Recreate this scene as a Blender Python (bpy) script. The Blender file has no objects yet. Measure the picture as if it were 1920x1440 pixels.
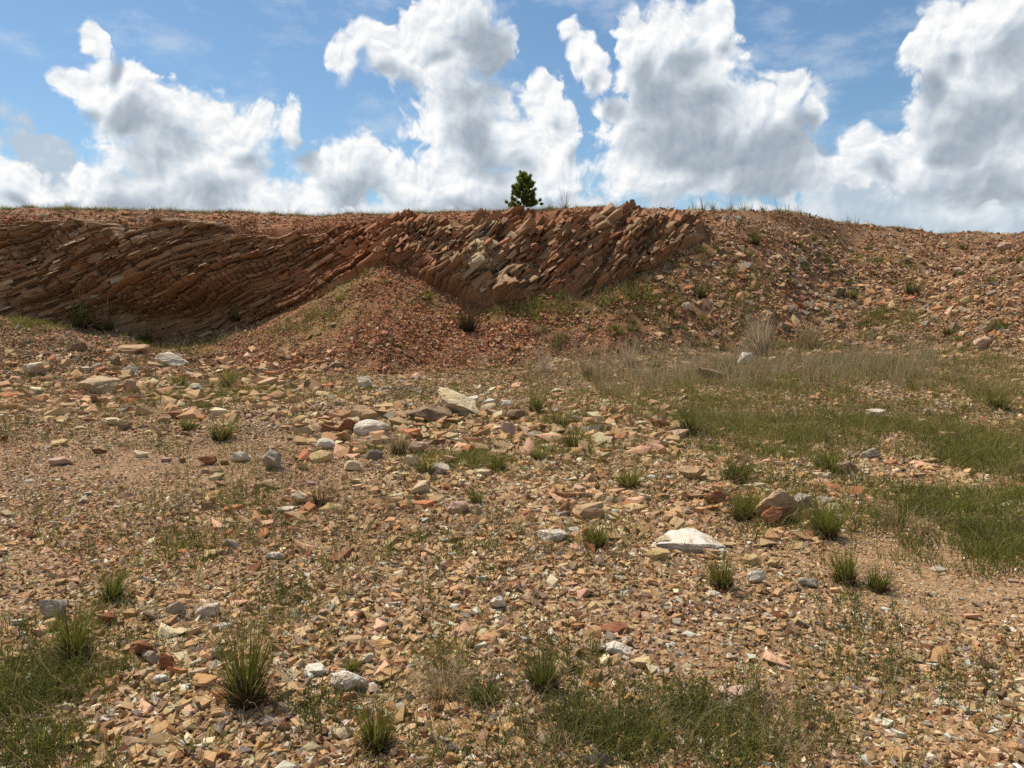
import bpy, bmesh, math, random
import numpy as np
from mathutils import Vector, Matrix, noise as mnoise

# ------------------------------------------------------------------ camera, sky, sun, exposure
SC = bpy.context.scene
COL = SC.collection
CAM_Z, FPX, PITCH = 1.6, 1450.0, math.atan(140.0 / 1450.0)
cam = bpy.data.cameras.new('camera')
cam.angle_x = 2 * math.atan(960.0 / FPX)
cam.clip_end = 20000
cam_o = bpy.data.objects.new('camera', cam)
COL.objects.link(cam_o)
cam_o.location = (0, 0, CAM_Z)
cam_o.rotation_euler = (math.pi / 2 - PITCH, 0, 0)
SC.camera = cam_o
SC.view_settings.view_transform = 'Standard'
SC.view_settings.look = 'None'
SC.view_settings.exposure = 0.12
SC.view_settings.gamma = 1.0
SC.cycles.max_bounces = 4
SC.cycles.diffuse_bounces = 1
SC.cycles.glossy_bounces = 1
SC.cycles.transmission_bounces = 2
SC.cycles.use_denoising = False

SUN_EL, SUN_AZ = math.radians(62), math.radians(-52)      # azimuth clockwise from straight ahead
to_sun = Vector((math.sin(SUN_AZ) * math.cos(SUN_EL), math.cos(SUN_AZ) * math.cos(SUN_EL), math.sin(SUN_EL)))
sun = bpy.data.lights.new('sun', 'SUN')
sun.energy = 5.0
sun.angle = math.radians(0.53)
sun.color = (1.0, 0.945, 0.84)
sun_o = bpy.data.objects.new('sun', sun)
COL.objects.link(sun_o)
sun_o.rotation_euler = to_sun.to_track_quat('Z', 'Y').to_euler()


class NT:
    """small helper for wiring node trees"""
    def __init__(self, tree):
        self.t = tree
    def n(self, typ, _in=None, **kw):
        nd = self.t.nodes.new(typ)
        for k, v in kw.items():
            setattr(nd, k, v)
        for k, v in (_in or {}).items():
            s = nd.inputs[k]
            if hasattr(v, 'is_output'):
                self.t.links.new(v, s)
            else:
                s.default_value = v
        return nd
    def m(self, op, a, b=None, c=None, clamp=False):
        nd = self.t.nodes.new('ShaderNodeMath'); nd.operation = op; nd.use_clamp = clamp
        for i, v in enumerate((a, b, c)):
            if v is None: continue
            if hasattr(v, 'is_output'): self.t.links.new(v, nd.inputs[i])
            else: nd.inputs[i].default_value = v
        return nd.outputs[0]
    def vm(self, op, a, b=None, c=None, out=0):
        nd = self.t.nodes.new('ShaderNodeVectorMath'); nd.operation = op
        for i, v in enumerate((a, b, c)):
            if v is None: continue
            if hasattr(v, 'is_output'): self.t.links.new(v, nd.inputs[i])
            else: nd.inputs[i].default_value = v
        return nd.outputs[out]
    def ss(self, v, a, b, o0=0.0, o1=1.0):
        nd = self.n('ShaderNodeMapRange', interpolation_type='SMOOTHSTEP')
        self.t.links.new(v, nd.inputs[0])
        for i, x in enumerate((a, b, o0, o1)): nd.inputs[i + 1].default_value = x
        return nd.outputs[0]
    def mix(self, f, a, b, blend='MIX'):
        nd = self.t.nodes.new('ShaderNodeMix'); nd.data_type = 'RGBA'; nd.blend_type = blend
        for i, v in ((0, f), (6, a), (7, b)):
            if hasattr(v, 'is_output'): self.t.links.new(v, nd.inputs[i])
            else: nd.inputs[i].default_value = v if i == 0 else (*v[:3], 1.0)
        return nd.outputs[2]


def pix_dir(u, v):
    """direction of a photograph pixel (1920 x 1440) in the world"""
    xr, zr = (u - 960.0) / FPX, -(v - 720.0) / FPX
    cp, sp = math.cos(PITCH), math.sin(PITCH)
    return np.array([xr, cp + zr * sp, -sp + zr * cp])


# cumulus heads: (u, v, half width, half height) measured on the photograph
CLOUDS = [
 (170,70,20,36),(128,150,46,26),(225,168,92,50),(270,232,104,50),(330,212,124,58),(440,246,96,54),(546,238,26,44),
 (360,300,170,66),(210,350,100,50),(420,366,240,44),(660,322,96,62),(36,352,70,50),(0,318,28,34),
 (652,106,44,42),(700,72,54,34),(745,104,70,56),(800,44,70,44),(872,14,80,46),(906,70,54,60),(838,122,96,70),
 (872,220,104,92),(960,262,90,66),(1012,176,38,44),(1044,236,42,50),(860,344,190,52),(1030,322,60,50),
 (1070,58,22,24),(1088,104,26,48),(1116,144,32,36),(1186,72,42,52),(1226,130,82,70),(1268,56,70,52),(1338,34,46,34),(1308,136,90,76),
 (1262,226,140,84),(1420,226,96,76),(1484,172,44,36),(1532,208,28,38),(1230,316,130,66),(1420,310,170,64),
 (1722,102,46,38),(1764,56,58,50),(1846,56,104,74),(1806,160,100,80),(1890,160,96,110),(1756,226,70,40),
 (1618,268,50,38),(1720,300,150,60),(1582,322,70,46),(1880,310,170,90),(2060,240,150,110),(-110,352,110,44)]

world = bpy.data.worlds.new('World')
SC.world = world
world.use_nodes = True
wt = world.node_tree
W = NT(wt)
bg = wt.nodes['Background']
sky = W.n('ShaderNodeTexSky', sky_type='NISHITA', sun_disc=False, sun_elevation=SUN_EL, sun_rotation=SUN_AZ % (2 * math.pi),
          altitude=300.0, air_density=1.0, dust_density=0.6, ozone_density=2.0)

grp = bpy.data.node_groups.new('cloud_mass', 'ShaderNodeTree')
grp.interface.new_socket('P', in_out='INPUT', socket_type='NodeSocketVector')
grp.interface.new_socket('D', in_out='OUTPUT', socket_type='NodeSocketFloat')
G = NT(grp)
gi = G.n('NodeGroupInput').outputs[0]
acc = None
for (u, v, ru, rv) in CLOUDS:
    d = pix_dir(u, v)
    az, el = math.atan2(d[0], d[1]), math.atan2(d[2], math.hypot(d[0], d[1]))
    k = FPX * math.hypot(1, (u - 960) / FPX)
    ra, re = ru / k / math.hypot(1, (u - 960) / FPX), rv / k
    q = G.vm('MULTIPLY_ADD', gi, (1 / ra, 1 / re, 0), (-az / ra, -el / re, 0))
    q = G.vm('LENGTH', q, out=1)
    acc = q if acc is None else G.m('SMOOTH_MIN', acc, q, 0.22)
# the same kind of cloud field goes on all round the horizon, outside the part the photograph shows
gn = G.n('ShaderNodeTexNoise', {'Vector': G.vm('MULTIPLY', gi, (1.0, 1.5, 0)), 'Scale': 4.6, 'Detail': 2.0})
sep = G.n('ShaderNodeSeparateXYZ', {0: gi})
out_f = G.ss(G.m('ABSOLUTE', sep.outputs[0]), 0.60, 0.78)
gen = G.m('MULTIPLY_ADD', gn.outputs[0], 5.0, -2.35)
gen = G.m('ADD', gen, G.ss(sep.outputs[1], 0.02, 0.70, 0.7, -0.75))
D = G.m('SUBTRACT', 1.0, acc)
go = G.n('NodeGroupOutput')
mx = G.n('ShaderNodeMix', {0: out_f, 2: D, 3: gen})
up_f = G.ss(sep.outputs[1], 0.40, 0.62)              # above the frame: scattered heads
mx2 = G.n('ShaderNodeMix', {0: up_f, 2: mx.outputs[0], 3: gen})
grp.links.new(mx2.outputs[0], go.inputs[0])

tc = W.n('ShaderNodeTexCoord').outputs['Generated']
dn = W.vm('NORMALIZE', tc)
sx = W.n('ShaderNodeSeparateXYZ', {0: dn})
AZ = W.m('ARCTAN2', sx.outputs[0], sx.outputs[1])
EL = W.m('ARCSINE', sx.outputs[2])
P = W.n('ShaderNodeCombineXYZ', {0: AZ, 1: EL}).outputs[0]


wn = W.n('ShaderNodeTexNoise', {'Vector': P, 'Scale': 12.0, 'Detail': 3.0, 'Roughness': 0.5}, noise_dimensions='2D')
warp = W.vm('MULTIPLY_ADD', wn.outputs[1], (0.046, 0.042, 0), (-0.023, -0.021, 0))
PW = W.vm('ADD', P, warp)


def puffs(p):
    """cauliflower relief: rounded heads with creases between them, plus fine fray"""
    vo = W.n('ShaderNodeTexVoronoi', {'Vector': p, 'Scale': 25.0, 'Detail': 3.0, 'Roughness': 0.62}, voronoi_dimensions='2D', normalize=True)
    nz = W.n('ShaderNodeTexNoise', {'Vector': p, 'Scale': 42.0, 'Detail': 5.0, 'Roughness': 0.55}, noise_dimensions='2D')
    return vo.outputs[0], nz.outputs[0]


def mass(p):
    g = W.n('ShaderNodeGroup', node_tree=grp)
    wt.links.new(p, g.inputs[0])
    return g.outputs[0]


d0 = mass(PW)
v0, n0 = puffs(PW)
v1, n1 = puffs(W.vm('ADD', PW, (-0.0050, 0.0085, 0)))
f0 = W.m('ADD', d0, W.m('ADD', W.m('MULTIPLY_ADD', v0, -1.2, 0.42), W.m('MULTIPLY_ADD', n0, 0.55, -0.275)))
f0 = W.m('MAXIMUM', f0, W.m('MULTIPLY_ADD', d0, 3.0, -0.75))
soft = W.ss(wn.outputs[0], 0.35, 0.7, 0.18, 0.60)
alpha_n = W.n('ShaderNodeMapRange', {0: f0, 1: -0.06, 2: soft}, interpolation_type='SMOOTHSTEP')
alpha = alpha_n.outputs[0]
relief = W.m('ADD', W.m('MULTIPLY', W.m('SUBTRACT', v1, v0), 0.80), W.m('MULTIPLY', W.m('SUBTRACT', n0, n1), 0.30))
# broad shading: how much cloud lies between here and the sun (upper left, beyond the clouds)
thick = mass(W.vm('ADD', PW, (-0.016, 0.034, 0)))
low = W.n('ShaderNodeTexNoise', {'Vector': P, 'Scale': 8.0, 'Detail': 3.0, 'Roughness': 0.5}, noise_dimensions='2D')
thick = W.m('ADD', thick, W.m('MULTIPLY_ADD', low.outputs[0], 2.2, -1.1))
shade = W.ss(thick, -0.05, 1.0, 0.0, 0.56)
lit = W.m('SUBTRACT', 0.92, shade)
rk = W.m('SUBTRACT', 1.0, W.m('MULTIPLY', shade, 1.1))
lit = W.m('ADD', lit, W.m('MULTIPLY', relief, rk), clamp=True)
ccol = W.n('ShaderNodeValToRGB', {0: lit})
cr = ccol.color_ramp
cr.elements[0].position = 0.15; cr.elements[0].color = (0.21, 0.26, 0.32, 1)
cr.elements[1].position = 1.0; cr.elements[1].color = (0.92, 0.92, 0.915, 1)
e = cr.elements.new(0.5); e.color = (0.46, 0.52, 0.585, 1)
e = cr.elements.new(0.78); e.color = (0.70, 0.745, 0.785, 1)
blue = W.mix(1.0, sky.outputs[0], (0.088, 0.104, 0.108), 'MULTIPLY')
ci = W.n('ShaderNodeTexNoise', {'Vector': W.vm('MULTIPLY', P, (1.0, 2.2, 0)), 'Scale': 7.0, 'Detail': 5.0, 'Roughness': 0.62}, noise_dimensions='2D')
veil = W.m('MULTIPLY', W.ss(ci.outputs[0], 0.48, 0.75), 0.35)
blue = W.mix(veil, blue, (0.72, 0.77, 0.82))
# the far cloud bank closes the sky towards the horizon
bank = W.ss(W.m('ADD', EL, W.m('ADD', W.m('MULTIPLY_ADD', v0, 0.08, -0.04), W.m('MULTIPLY_ADD', wn.outputs[0], 0.20, -0.10))), 0.135, 0.160, 1.0, 0.0)
bcol = W.mix(W.m('ADD', W.ss(low.outputs[0], 0.35, 0.65), W.m('MULTIPLY', relief, 1.2), clamp=True), (0.46, 0.54, 0.62), (0.82, 0.85, 0.88))
skyc = W.mix(W.m('MULTIPLY', bank, 0.92), blue, bcol)
skyc = W.mix(alpha, skyc, ccol.outputs[0])
below = W.ss(EL, -0.06, -0.01)
skyc = W.mix(below, (0.2, 0.15, 0.1), skyc)
wt.links.new(skyc, bg.inputs[0])
bg.inputs[1].default_value = 1.0
world.cycles.sampling_method = 'NONE'

# ------------------------------------------------------------------ helpers
RNG = np.random.default_rng(7)


def _hash(ix, iy, seed):
    h = (ix.astype(np.int64) * 374761393 + iy.astype(np.int64) * 668265263 + seed * 1442695041) & 0xFFFFFFFF
    h = ((h ^ (h >> 13)) * 1274126177) & 0xFFFFFFFF
    h = ((h ^ (h >> 16)) * 2246822519) & 0xFFFFFFFF
    return ((h ^ (h >> 15)) & 0xFFFFFF) / float(0xFFFFFF)


def vnoise(x, y, seed=0):
    x, y = np.asarray(x, float), np.asarray(y, float)
    ix, iy = np.floor(x), np.floor(y)
    fx, fy = x - ix, y - iy
    fx, fy = fx * fx * (3 - 2 * fx), fy * fy * (3 - 2 * fy)
    a, b = _hash(ix, iy, seed), _hash(ix + 1, iy, seed)
    c, d = _hash(ix, iy + 1, seed), _hash(ix + 1, iy + 1, seed)
    return (a * (1 - fx) + b * fx) * (1 - fy) + (c * (1 - fx) + d * fx) * fy


def fbm(x, y, seed=0, octv=4, gain=0.5):
    s, a, t = 0, 1.0, 0
    for k in range(octv):
        s = s + a * (vnoise(x * 2 ** k, y * 2 ** k, seed + 17 * k) - 0.5)
        t += a; a *= gain
    return s / t * 2


def sstep(x, a, b):
    t = np.clip((x - a) / (b - a), 0, 1)
    return t * t * (3 - 2 * t)


def mesh(name, V, F, mat=None, smooth=False, attrs=None):
    me = bpy.data.meshes.new(name)
    V = np.asarray(V, np.float32)
    if isinstance(F, np.ndarray) and F.ndim == 2:
        n, k = F.shape
        me.vertices.add(len(V)); me.vertices.foreach_set('co', V.ravel())
        me.loops.add(n * k); me.loops.foreach_set('vertex_index', F.astype(np.int32).ravel())
        me.polygons.add(n)
        me.polygons.foreach_set('loop_start', np.arange(0, n * k, k, dtype=np.int32))
        me.polygons.foreach_set('loop_total', np.full(n, k, np.int32))
        me.update(calc_edges=True)
    else:
        me.from_pydata(V.tolist(), [], F)
    me.polygons.foreach_set('use_smooth', np.full(len(me.polygons), smooth, bool))
    for an, av in (attrs or {}).items():
        av = np.asarray(av, np.float32)
        if av.ndim == 2:
            at = me.attributes.new(an, 'FLOAT_COLOR', 'POINT')
            at.data.foreach_set('color', np.c_[av, np.ones(len(av))].astype(np.float32).ravel())
        else:
            at = me.attributes.new(an, 'FLOAT', 'POINT')
            at.data.foreach_set('value', av)
    if mat: me.materials.append(mat)
    return me


def obj(name, me, parent=None, loc=None, **props):
    o = bpy.data.objects.new(name, me)
    COL.objects.link(o)
    if parent: o.parent = parent
    if loc is not None: o.location = loc
    for k, v in props.items(): o[k] = v
    return o


def grid_faces(nu, nv):
    i = np.arange(nu - 1)[:, None] * nv + np.arange(nv - 1)[None]
    return np.stack([i, i + nv, i + nv + 1, i + 1], -1).reshape(-1, 4)


def new_mat(name):
    m = bpy.data.materials.new(name)
    m.use_nodes = True
    t = m.node_tree
    b = t.nodes['Principled BSDF']
    b.inputs['Roughness'].default_value = 0.92
    b.inputs['Specular IOR Level'].default_value = 0.25
    return m, NT(t), b


# ------------------------------------------------------------------ terrain: stations measured on the photograph
# column u: talus foot, toe of the rock face, lip of the rock face, plateau edge as (v, distance)
ST = [
 (-400,(725,16.0),(600,24.0),(412,25.8),(388,26.6)),
 (0,  (720,16.5),(594,24.6),(411,26.3),(390,27.1)),
 (150,(720,16.5),(614,25.0),(412,26.4),(392,27.3)),
 (280,(715,17.0),(638,25.6),(420,26.05),(395,27.4)),
 (400,(712,17.3),(626,25.6),(426,26.05),(398,27.4)),
 (500,(710,17.7),(596,25.2),(430,25.9),(401,27.4)),
 (600,(706,18.0),(548,24.4),(430,25.7),(403,27.2)),
 (680,(705,18.2),(508,23.7),(418,25.7),(403,27.0)),
 (730,(705,18.4),(489,23.3),(413,25.6),(402,26.8)),
 (820,(700,18.7),(536,22.7),(410,25.4),(400,26.5)),
 (900,(692,19.0),(567,22.5),(409,25.2),(398,26.2)),
 (1000,(682,19.4),(558,22.5),(404,25.1),(393,26.0)),
 (1100,(672,19.8),(552,22.6),(400,25.1),(390,25.8)),
 (1200,(667,20.2),(510,23.2),(406,25.3),(392,26.0)),
 (1300,(662,20.6),(456,24.3),(416,25.4),(397,26.3)),
 (1345,(660,20.8),(440,24.9),(422,25.4),(397,26.5)),
 (1400,(660,21.0),(500,24.0),(430,25.8),(396,27.0)),
 (1455,(660,21.0),(505,24.2),(432,26.2),(394,27.3)),
 (1500,(658,21.0),(525,24.2),(452,26.6),(405,28.0)),
 (1600,(658,20.5),(570,23.8),(488,27.6),(424,31.0)),
 (1750,(662,19.0),(572,22.2),(528,26.0),(438,33.0)),
 (1850,(662,18.0),(510,22.6),(492,26.2),(439,33.5)),
 (1920,(660,17.5),(466,22.8),(458,26.0),(436,33.5)),
 (2300,(660,16.0),(420,22.5),(425,26.0),(425,33.0))]


def z_of(v, y):
    zr = -(v - 720.0) / FPX
    cp, sp = math.cos(PITCH), math.sin(PITCH)
    return CAM_Z + y * (zr * cp - sp) / (cp + zr * sp)


SA = np.array([(r[0] - 960) / FPX for r in ST])
SY = np.array([[p[1] for p in r[1:]] for r in ST])
SZ = np.array([[z_of(*p) for p in r[1:]] for r in ST])


def stations(a):
    """smooth interpolation of the four stations over the bearing a = x / y"""
    a = np.clip(a, SA[0], SA[-1])
    ys = np.stack([(np.interp(a, SA, SY[:, k]) + np.interp(a - .012, SA, SY[:, k]) + np.interp(a + .012, SA, SY[:, k])) / 3 for k in range(4)])
    zs = np.stack([(np.interp(a, SA, SZ[:, k]) + np.interp(a - .012, SA, SZ[:, k]) + np.interp(a + .012, SA, SZ[:, k])) / 3 for k in range(4)])
    return ys, zs


def height(x, y, rough=True):
    x, y = np.asarray(x, float), np.asarray(y, float)
    a = x / np.maximum(y, 6.0)
    ys, zs = stations(a)
    kx = [np.full_like(a, 11.0), *ys, ys[3] + 400]
    kz = [np.zeros_like(a), *zs, zs[3] * 0 + 5.0]
    h = np.zeros_like(a)
    for k in range(5):
        t = np.clip((y - kx[k]) / np.maximum(kx[k + 1] - kx[k], 1e-3), 0, 1)
        h = h + t * (kz[k + 1] - kz[k])
    if rough:
        amp = 0.05 + 0.12 * sstep(y, 17, 21) * (1 - 0.85 * sstep(y - ys[3], -0.6, 0.6))
        h = h + amp * fbm(x * 0.9, y * 0.9, 3, 4) + 0.05 * fbm(x * 0.23, y * 0.23, 9, 2)
        # runnels and slumps down the scree
        tal_ = sstep(y, ys[0] - .5, ys[0] + 1.5) * (1 - sstep(y, ys[1] - .8, ys[1]))
        h = h + tal_ * (0.22 * fbm(a * 16, y * .25, 33, 3) + 0.10 * fbm(a * 40, y * .5, 34, 2))
        # stony swell across the middle of the floor
        h = h + 0.16 * np.exp(-((y - 11.2 + 0.05 * x) / 1.3) ** 2 - ((x + 1.2) / 4.5) ** 2)
        # rubble lumps on the slope to the right
        h = h + 0.35 * sstep(a, 0.24, 0.40) * sstep(y, 20, 23) * (1 - sstep(y - ys[3], -2.5, -0.2)) * fbm(x * 0.42, y * 0.42, 31, 3)
    return h


def hit_many(u, v):
    """where the lines of sight through photograph pixels meet the terrain"""
    d = np.array([pix_dir(a, b) for a, b in zip(np.atleast_1d(u), np.atleast_1d(v))])
    kx, kz = (d[:, 0] / d[:, 1])[:, None], (d[:, 2] / d[:, 1])[:, None]
    y0, row = np.full((len(d), 1), 1.4), np.arange(len(d))
    for step, n in ((0.16, 255), (0.01, 34)):
        y = y0 + np.arange(n)[None] * step
        below = CAM_Z + kz * y <= height(kx * y, y)
        k = np.where(below.any(1), below.argmax(1), n - 1)
        y0 = (y[row, k] - (0.17 if step > .1 else 0))[:, None]
    y = y0[:, 0]
    return np.c_[kx[:, 0] * y, y, height(kx[:, 0] * y, y)]


def hit(u, v):
    return hit_many([u], [v])[0]


def normal_at(x, y, e=0.15):
    hx = (height(x + e, y) - height(x - e, y)) / (2 * e)
    hy = (height(x, y + e) - height(x, y - e)) / (2 * e)
    n = np.stack([-hx, -hy, np.ones_like(hx)], -1)
    return n / np.linalg.norm(n, axis=-1, keepdims=True)


def grade(lo, hi, step, far, g=1.16):
    core = list(np.arange(lo, hi, step))
    s, p, up = step, hi, []
    while p < far: up.append(p); s *= g; p += s
    s, p, dn = step, lo, []
    while p > -far: s *= g; p -= s; dn.append(p)
    return np.array(dn[::-1] + core + up)


# ------------------------------------------------------------------ ground sheet
gx = grade(-19, 24, 0.15, 3000)
gy1 = grade(1.2, 14, 0.15, 40)
gy = np.r_[gy1[gy1 < 14], np.arange(14, 30, 0.08)]
s_, p_ = 0.1, 30.0
far = []
while p_ < 3500: far.append(p_); s_ *= 1.15; p_ += s_
gy = np.r_[-900, -400, -150, gy, far]
GX, GY = np.meshgrid(gx, gy, indexing='ij')
GZ = height(GX, GY)
ga = GX / np.maximum(GY, 6.0)
gys, gzs = stations(ga)
# the sheet ducks behind the rock face, which is a body of its own
on_cliff = sstep(ga, SA[0] - 1, SA[0]) * (1 - sstep(ga, (1290 - 960) / FPX, (1335 - 960) / FPX))
duck = sstep(GY, gys[1] - 0.05, gys[1] + 0.15) * (1 - sstep(GY, gys[2] - 0.25, gys[2] + 0.05))
GZ = GZ - 0.35 * duck * on_cliff
talus = sstep(GY, gys[0] - 0.8, gys[0] + 1.2) * (1 - sstep(GY, gys[3], gys[3] + 0.7))
redness = talus * np.clip(np.exp(-((ga + 0.11) / 0.23) ** 2) + 0.48, 0, 1) * (1 - 0.45 * sstep(ga, 0.22, 0.42))
plateau = sstep(GY - gys[3], 0.15, 0.7)
moss = np.zeros_like(GX)
MOSS = [(590,590,110,40,1.0),(640,545,70,25,.9),(800,560,70,35,.7),(1010,585,170,30,.9),(1180,540,90,60,.8),(1240,500,70,60,.6),(1400,560,60,70,.5),
        (1870,680,90,40,.7),(330,650,120,18,.6),(470,740,200,25,.35),(1640,480,80,25,.6),(1690,600,60,30,.5),(1500,640,120,30,.6)]
for (u, v, ru, rv, w) in MOSS:
    c, px, py = hit(u, v), hit(u + ru, v), hit(u, v - rv)
    rx, ry = abs(px[0] - c[0]), max(abs(py[1] - c[1]), 0.4)
    moss = np.maximum(moss, w * np.exp(-((GX - c[0]) / rx) ** 2 - ((GY - c[1]) / ry) ** 2))
moss = np.maximum(moss, 0.8 * plateau)

gm, N, B = new_mat('quarry_ground')
co = N.n('ShaderNodeNewGeometry').outputs['Position']
n1 = N.n('ShaderNodeTexNoise', {'Vector': co, 'Scale': 0.55, 'Detail': 5.0, 'Roughness': 0.6})
n2 = N.n('ShaderNodeTexNoise', {'Vector': co, 'Scale': 7.0, 'Detail': 5.0, 'Roughness': 0.7})
vo = N.n('ShaderNodeTexVoronoi', {'Vector': co, 'Scale': 38.0, 'Randomness': 1.0})
base = N.mix(N.ss(n1.outputs[0], 0.35, 0.65), (0.245, 0.125, 0.056), (0.33, 0.195, 0.095))
base = N.mix(N.m('MULTIPLY', N.ss(n2.outputs[0], 0.35, 0.7), 0.7), base, (0.38, 0.245, 0.135))
red = N.n('ShaderNodeAttribute', attribute_name='redness').outputs['Fac']
base = N.mix(red, base, N.mix(n2.outputs[0], (0.21, 0.08, 0.032), (0.38, 0.165, 0.072)))
mo = N.n('ShaderNodeAttribute', attribute_name='moss').outputs['Fac']
mm = N.ss(N.m('ADD', mo, N.m('MULTIPLY_ADD', n2.outputs[0], 1.4, -0.7)), 0.25, 0.75)
base = N.mix(N.m('MULTIPLY', mm, 0.8), base, N.mix(n1.outputs[0], (0.15, 0.115, 0.032), (0.25, 0.17, 0.05)))
vg = N.n('ShaderNodeSeparateColor', {0: vo.outputs['Color']}).outputs[0]
base = N.mix(0.55, base, N.mix(1.0, base, N.mix(vg, (0.25, 0.25, 0.25), (1.5, 1.5, 1.5)), 'MULTIPLY'))
N.t.links.new(base, B.inputs['Base Color'])
bh = N.m('ADD', N.m('MULTIPLY', vo.outputs['Distance'], 0.6), n2.outputs[0])
bp = N.n('ShaderNodeBump', {'Height': bh, 'Strength': 0.9, 'Distance': 0.03})
N.t.links.new(bp.outputs[0], B.inputs['Normal'])
gnd = obj('ground', mesh('ground', np.stack([GX, GY, GZ], -1).reshape(-1, 3), grid_faces(len(gx), len(gy)), gm, True,
          {'redness': redness.ravel(), 'moss': moss.ravel()}),
          kind='structure', label='stony tan quarry floor rising into scree slopes and a grassy plateau', category='ground')

# ------------------------------------------------------------------ rock cliff of tilted beds
NU, NV = 1180, 230
CU = np.linspace(-380, 1352, NU)
ca = (CU - 960) / FPX
cys, czs = stations(ca)
tt = np.linspace(-0.16, 1.10, NV)
T = tt[None, :]
ty, tz, ly, lz = cys[1][:, None], czs[1][:, None], cys[2][:, None], czs[2][:, None]
ey, ez = cys[3][:, None], czs[3][:, None]
tc_ = np.clip(T, 0, 1)
# face profile: steep below, easing towards the lip; beyond 1 it runs into the scree above
prof = tc_ ** 1.0
CYb = ty + (ly - ty) * prof + np.where(T > 1, (T - 1) / 0.10 * 0.45 * (ey - ly), 0) + np.where(T < 0, 0.25 * T, 0)
CZb = tz + (lz - tz) * tc_ + np.where(T > 1, (T - 1) / 0.10 * 0.45 * (ez - lz), 0) + np.where(T < 0, T * (lz - tz) * 0.9, 0)
CXb = ca[:, None] * CYb
# dip of the beds, rising to the right and steepening
th = np.radians(np.interp(CU, [-380, 0, 300, 480, 600, 720, 850, 1000, 1150, 1352], [18, 22, 25, 24, 30, 34, 38, 45, 48, 46]))
xs = ca * 25.0
Fz = np.r_[0, np.cumsum(np.tan((th[1:] + th[:-1]) / 2) * np.diff(xs))]
warp = 0.22 * fbm(CXb * 0.45, CZb * 0.45, 50, 3) + 0.05 * fbm(CXb * 2.3, CZb * 2.3, 51, 2)
cth = np.cos(th)[:, None]
bed = (CZb - Fz[:, None]) * cth + warp + 0.25 * (CYb - 25)
lay_t = np.cumsum(RNG.choice([0.045, 0.065, 0.09, 0.12, 0.17, 0.25], 1200, p=[.2, .25, .23, .17, .1, .05]) * RNG.uniform(.8, 1.25, 1200))
boff = bed - bed.min()
li = np.searchsorted(lay_t, boff)
lfr = (boff - np.r_[0, lay_t][li]) / (lay_t[li] - np.r_[0, lay_t][li])
lthk = lay_t[li] - np.r_[0, lay_t][li]
along = CXb / cth + 0.5 * CZb
lr = _hash(li, li * 0 + 3, 5)
# joints: blocks of varying length along every bed, each pushed out by its own amount
blk_len = 0.20 + 1.3 * _hash(li, li * 0 + 9, 6) ** 2
bi = np.floor(along / blk_len + 7.3 * lr)
bf = along / blk_len + 7.3 * lr - bi
br = _hash(li, bi, 8)
edge_l = np.minimum(bf, 1 - bf) * blk_len
p_layer = 0.34 * (lr - 0.45)
p_block = 0.26 * (br - 0.45)
# a ledge juts as a lip on the upper side of its bed; joints and partings are open cracks
crack = np.clip(1 - edge_l / 0.035, 0, 1) * 0.12 + np.clip(1 - lfr * lthk / 0.028, 0, 1) * 0.18
butt = 0.30 * fbm(CXb * 0.55, CZb * 0.35 + CXb * 0.2, 60, 3) + 0.13 * fbm(CXb * 1.7, CZb * 1.7, 61, 3)
tilt = 0.5 * (lfr - 0.5) * lthk
disp = 0.34 + p_layer + p_block + butt + tilt - crack + 0.014 * fbm(CXb * 7, CZb * 7, 62, 3)
# recessed, smoother hollow in the middle of the shaded bay
hol = np.exp(-((CU[:, None] - 545) / 110) ** 2 - ((T - 0.45) / 0.5) ** 2)
disp = disp * (1 - 0.55 * hol) - 0.12 * hol
# undercut foot of the bay
disp = disp - 0.75 * np.exp(-((CU[:, None] - 290) / 150) ** 2) * (1 - sstep(T, 0.02, 0.40)) + 0.30 * np.exp(-((CU[:, None] - 400) / 60) ** 2 - ((T - .45) / .3) ** 2)
# bold ribs of the lit buttress
for (cu, wu, am) in ((905, 34, .55), (965, 26, .40), (1075, 60, .35), (1180, 40, .25), (840, 30, .22), (1250, 30, .25)):
    disp = disp + am * np.exp(-((CU[:, None] - cu - 55 * (T - .5)) / wu) ** 2) * (1 - sstep(T, .75, 1.05))
disp = disp - 0.35 * np.exp(-((CU[:, None] - 1010) / 22) ** 2) - 0.25 * np.exp(-((CU[:, None] - 935) / 14) ** 2)
mid = sstep(CU, 620, 800)[:, None]
# the shaded bay leans out over its foot
disp = disp + 0.95 * np.exp(-((CU[:, None] - 330) / 150) ** 2) * sstep(T, .20, .48) * (1 - .75 * sstep(T, .70, 1.0))
# the lit part is broken into ribs and gullies that follow the beds
rib = fbm(along * .55, boff * 1.5, 81, 3, .6)
rib2 = fbm(along * 1.3 + 9, boff * 3.2, 82, 2)
disp = disp * (1 - 0.30 * mid) + mid * (0.50 * rib + 0.15 * rib2 + .04)
disp = disp * (1 - mid * .9 * (1 - sstep(T + .10 * fbm(CXb * 1.1, CZb * 0 + 3, 83, 2), -.08, .08)))
disp = disp * (1 - 0.6 * sstep(CU, 1180, 1330)[:, None])
disp = np.maximum(disp, 0.05)
Tn = T + 0.16 * fbm(CXb * .8, CZb * .8, 64, 3) + 0.05 * fbm(CXb * 3, CZb * 3, 65, 2)
fade = (1 - sstep(Tn, 0.93, 1.06)) * (1 - sstep(CU[:, None], 1290, 1345))
disp = disp * fade - 0.30 * (1 - fade)
dirx = -0.10 + 0.35 * np.exp(-((CU - 1010) / 60) ** 2)[:, None]
CX = CXb + disp * dirx
CY = CYb - disp * (0.95 - 0.25 * mid)
CZ = CZb + disp * (0.16 + 0.45 * mid)
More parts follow.
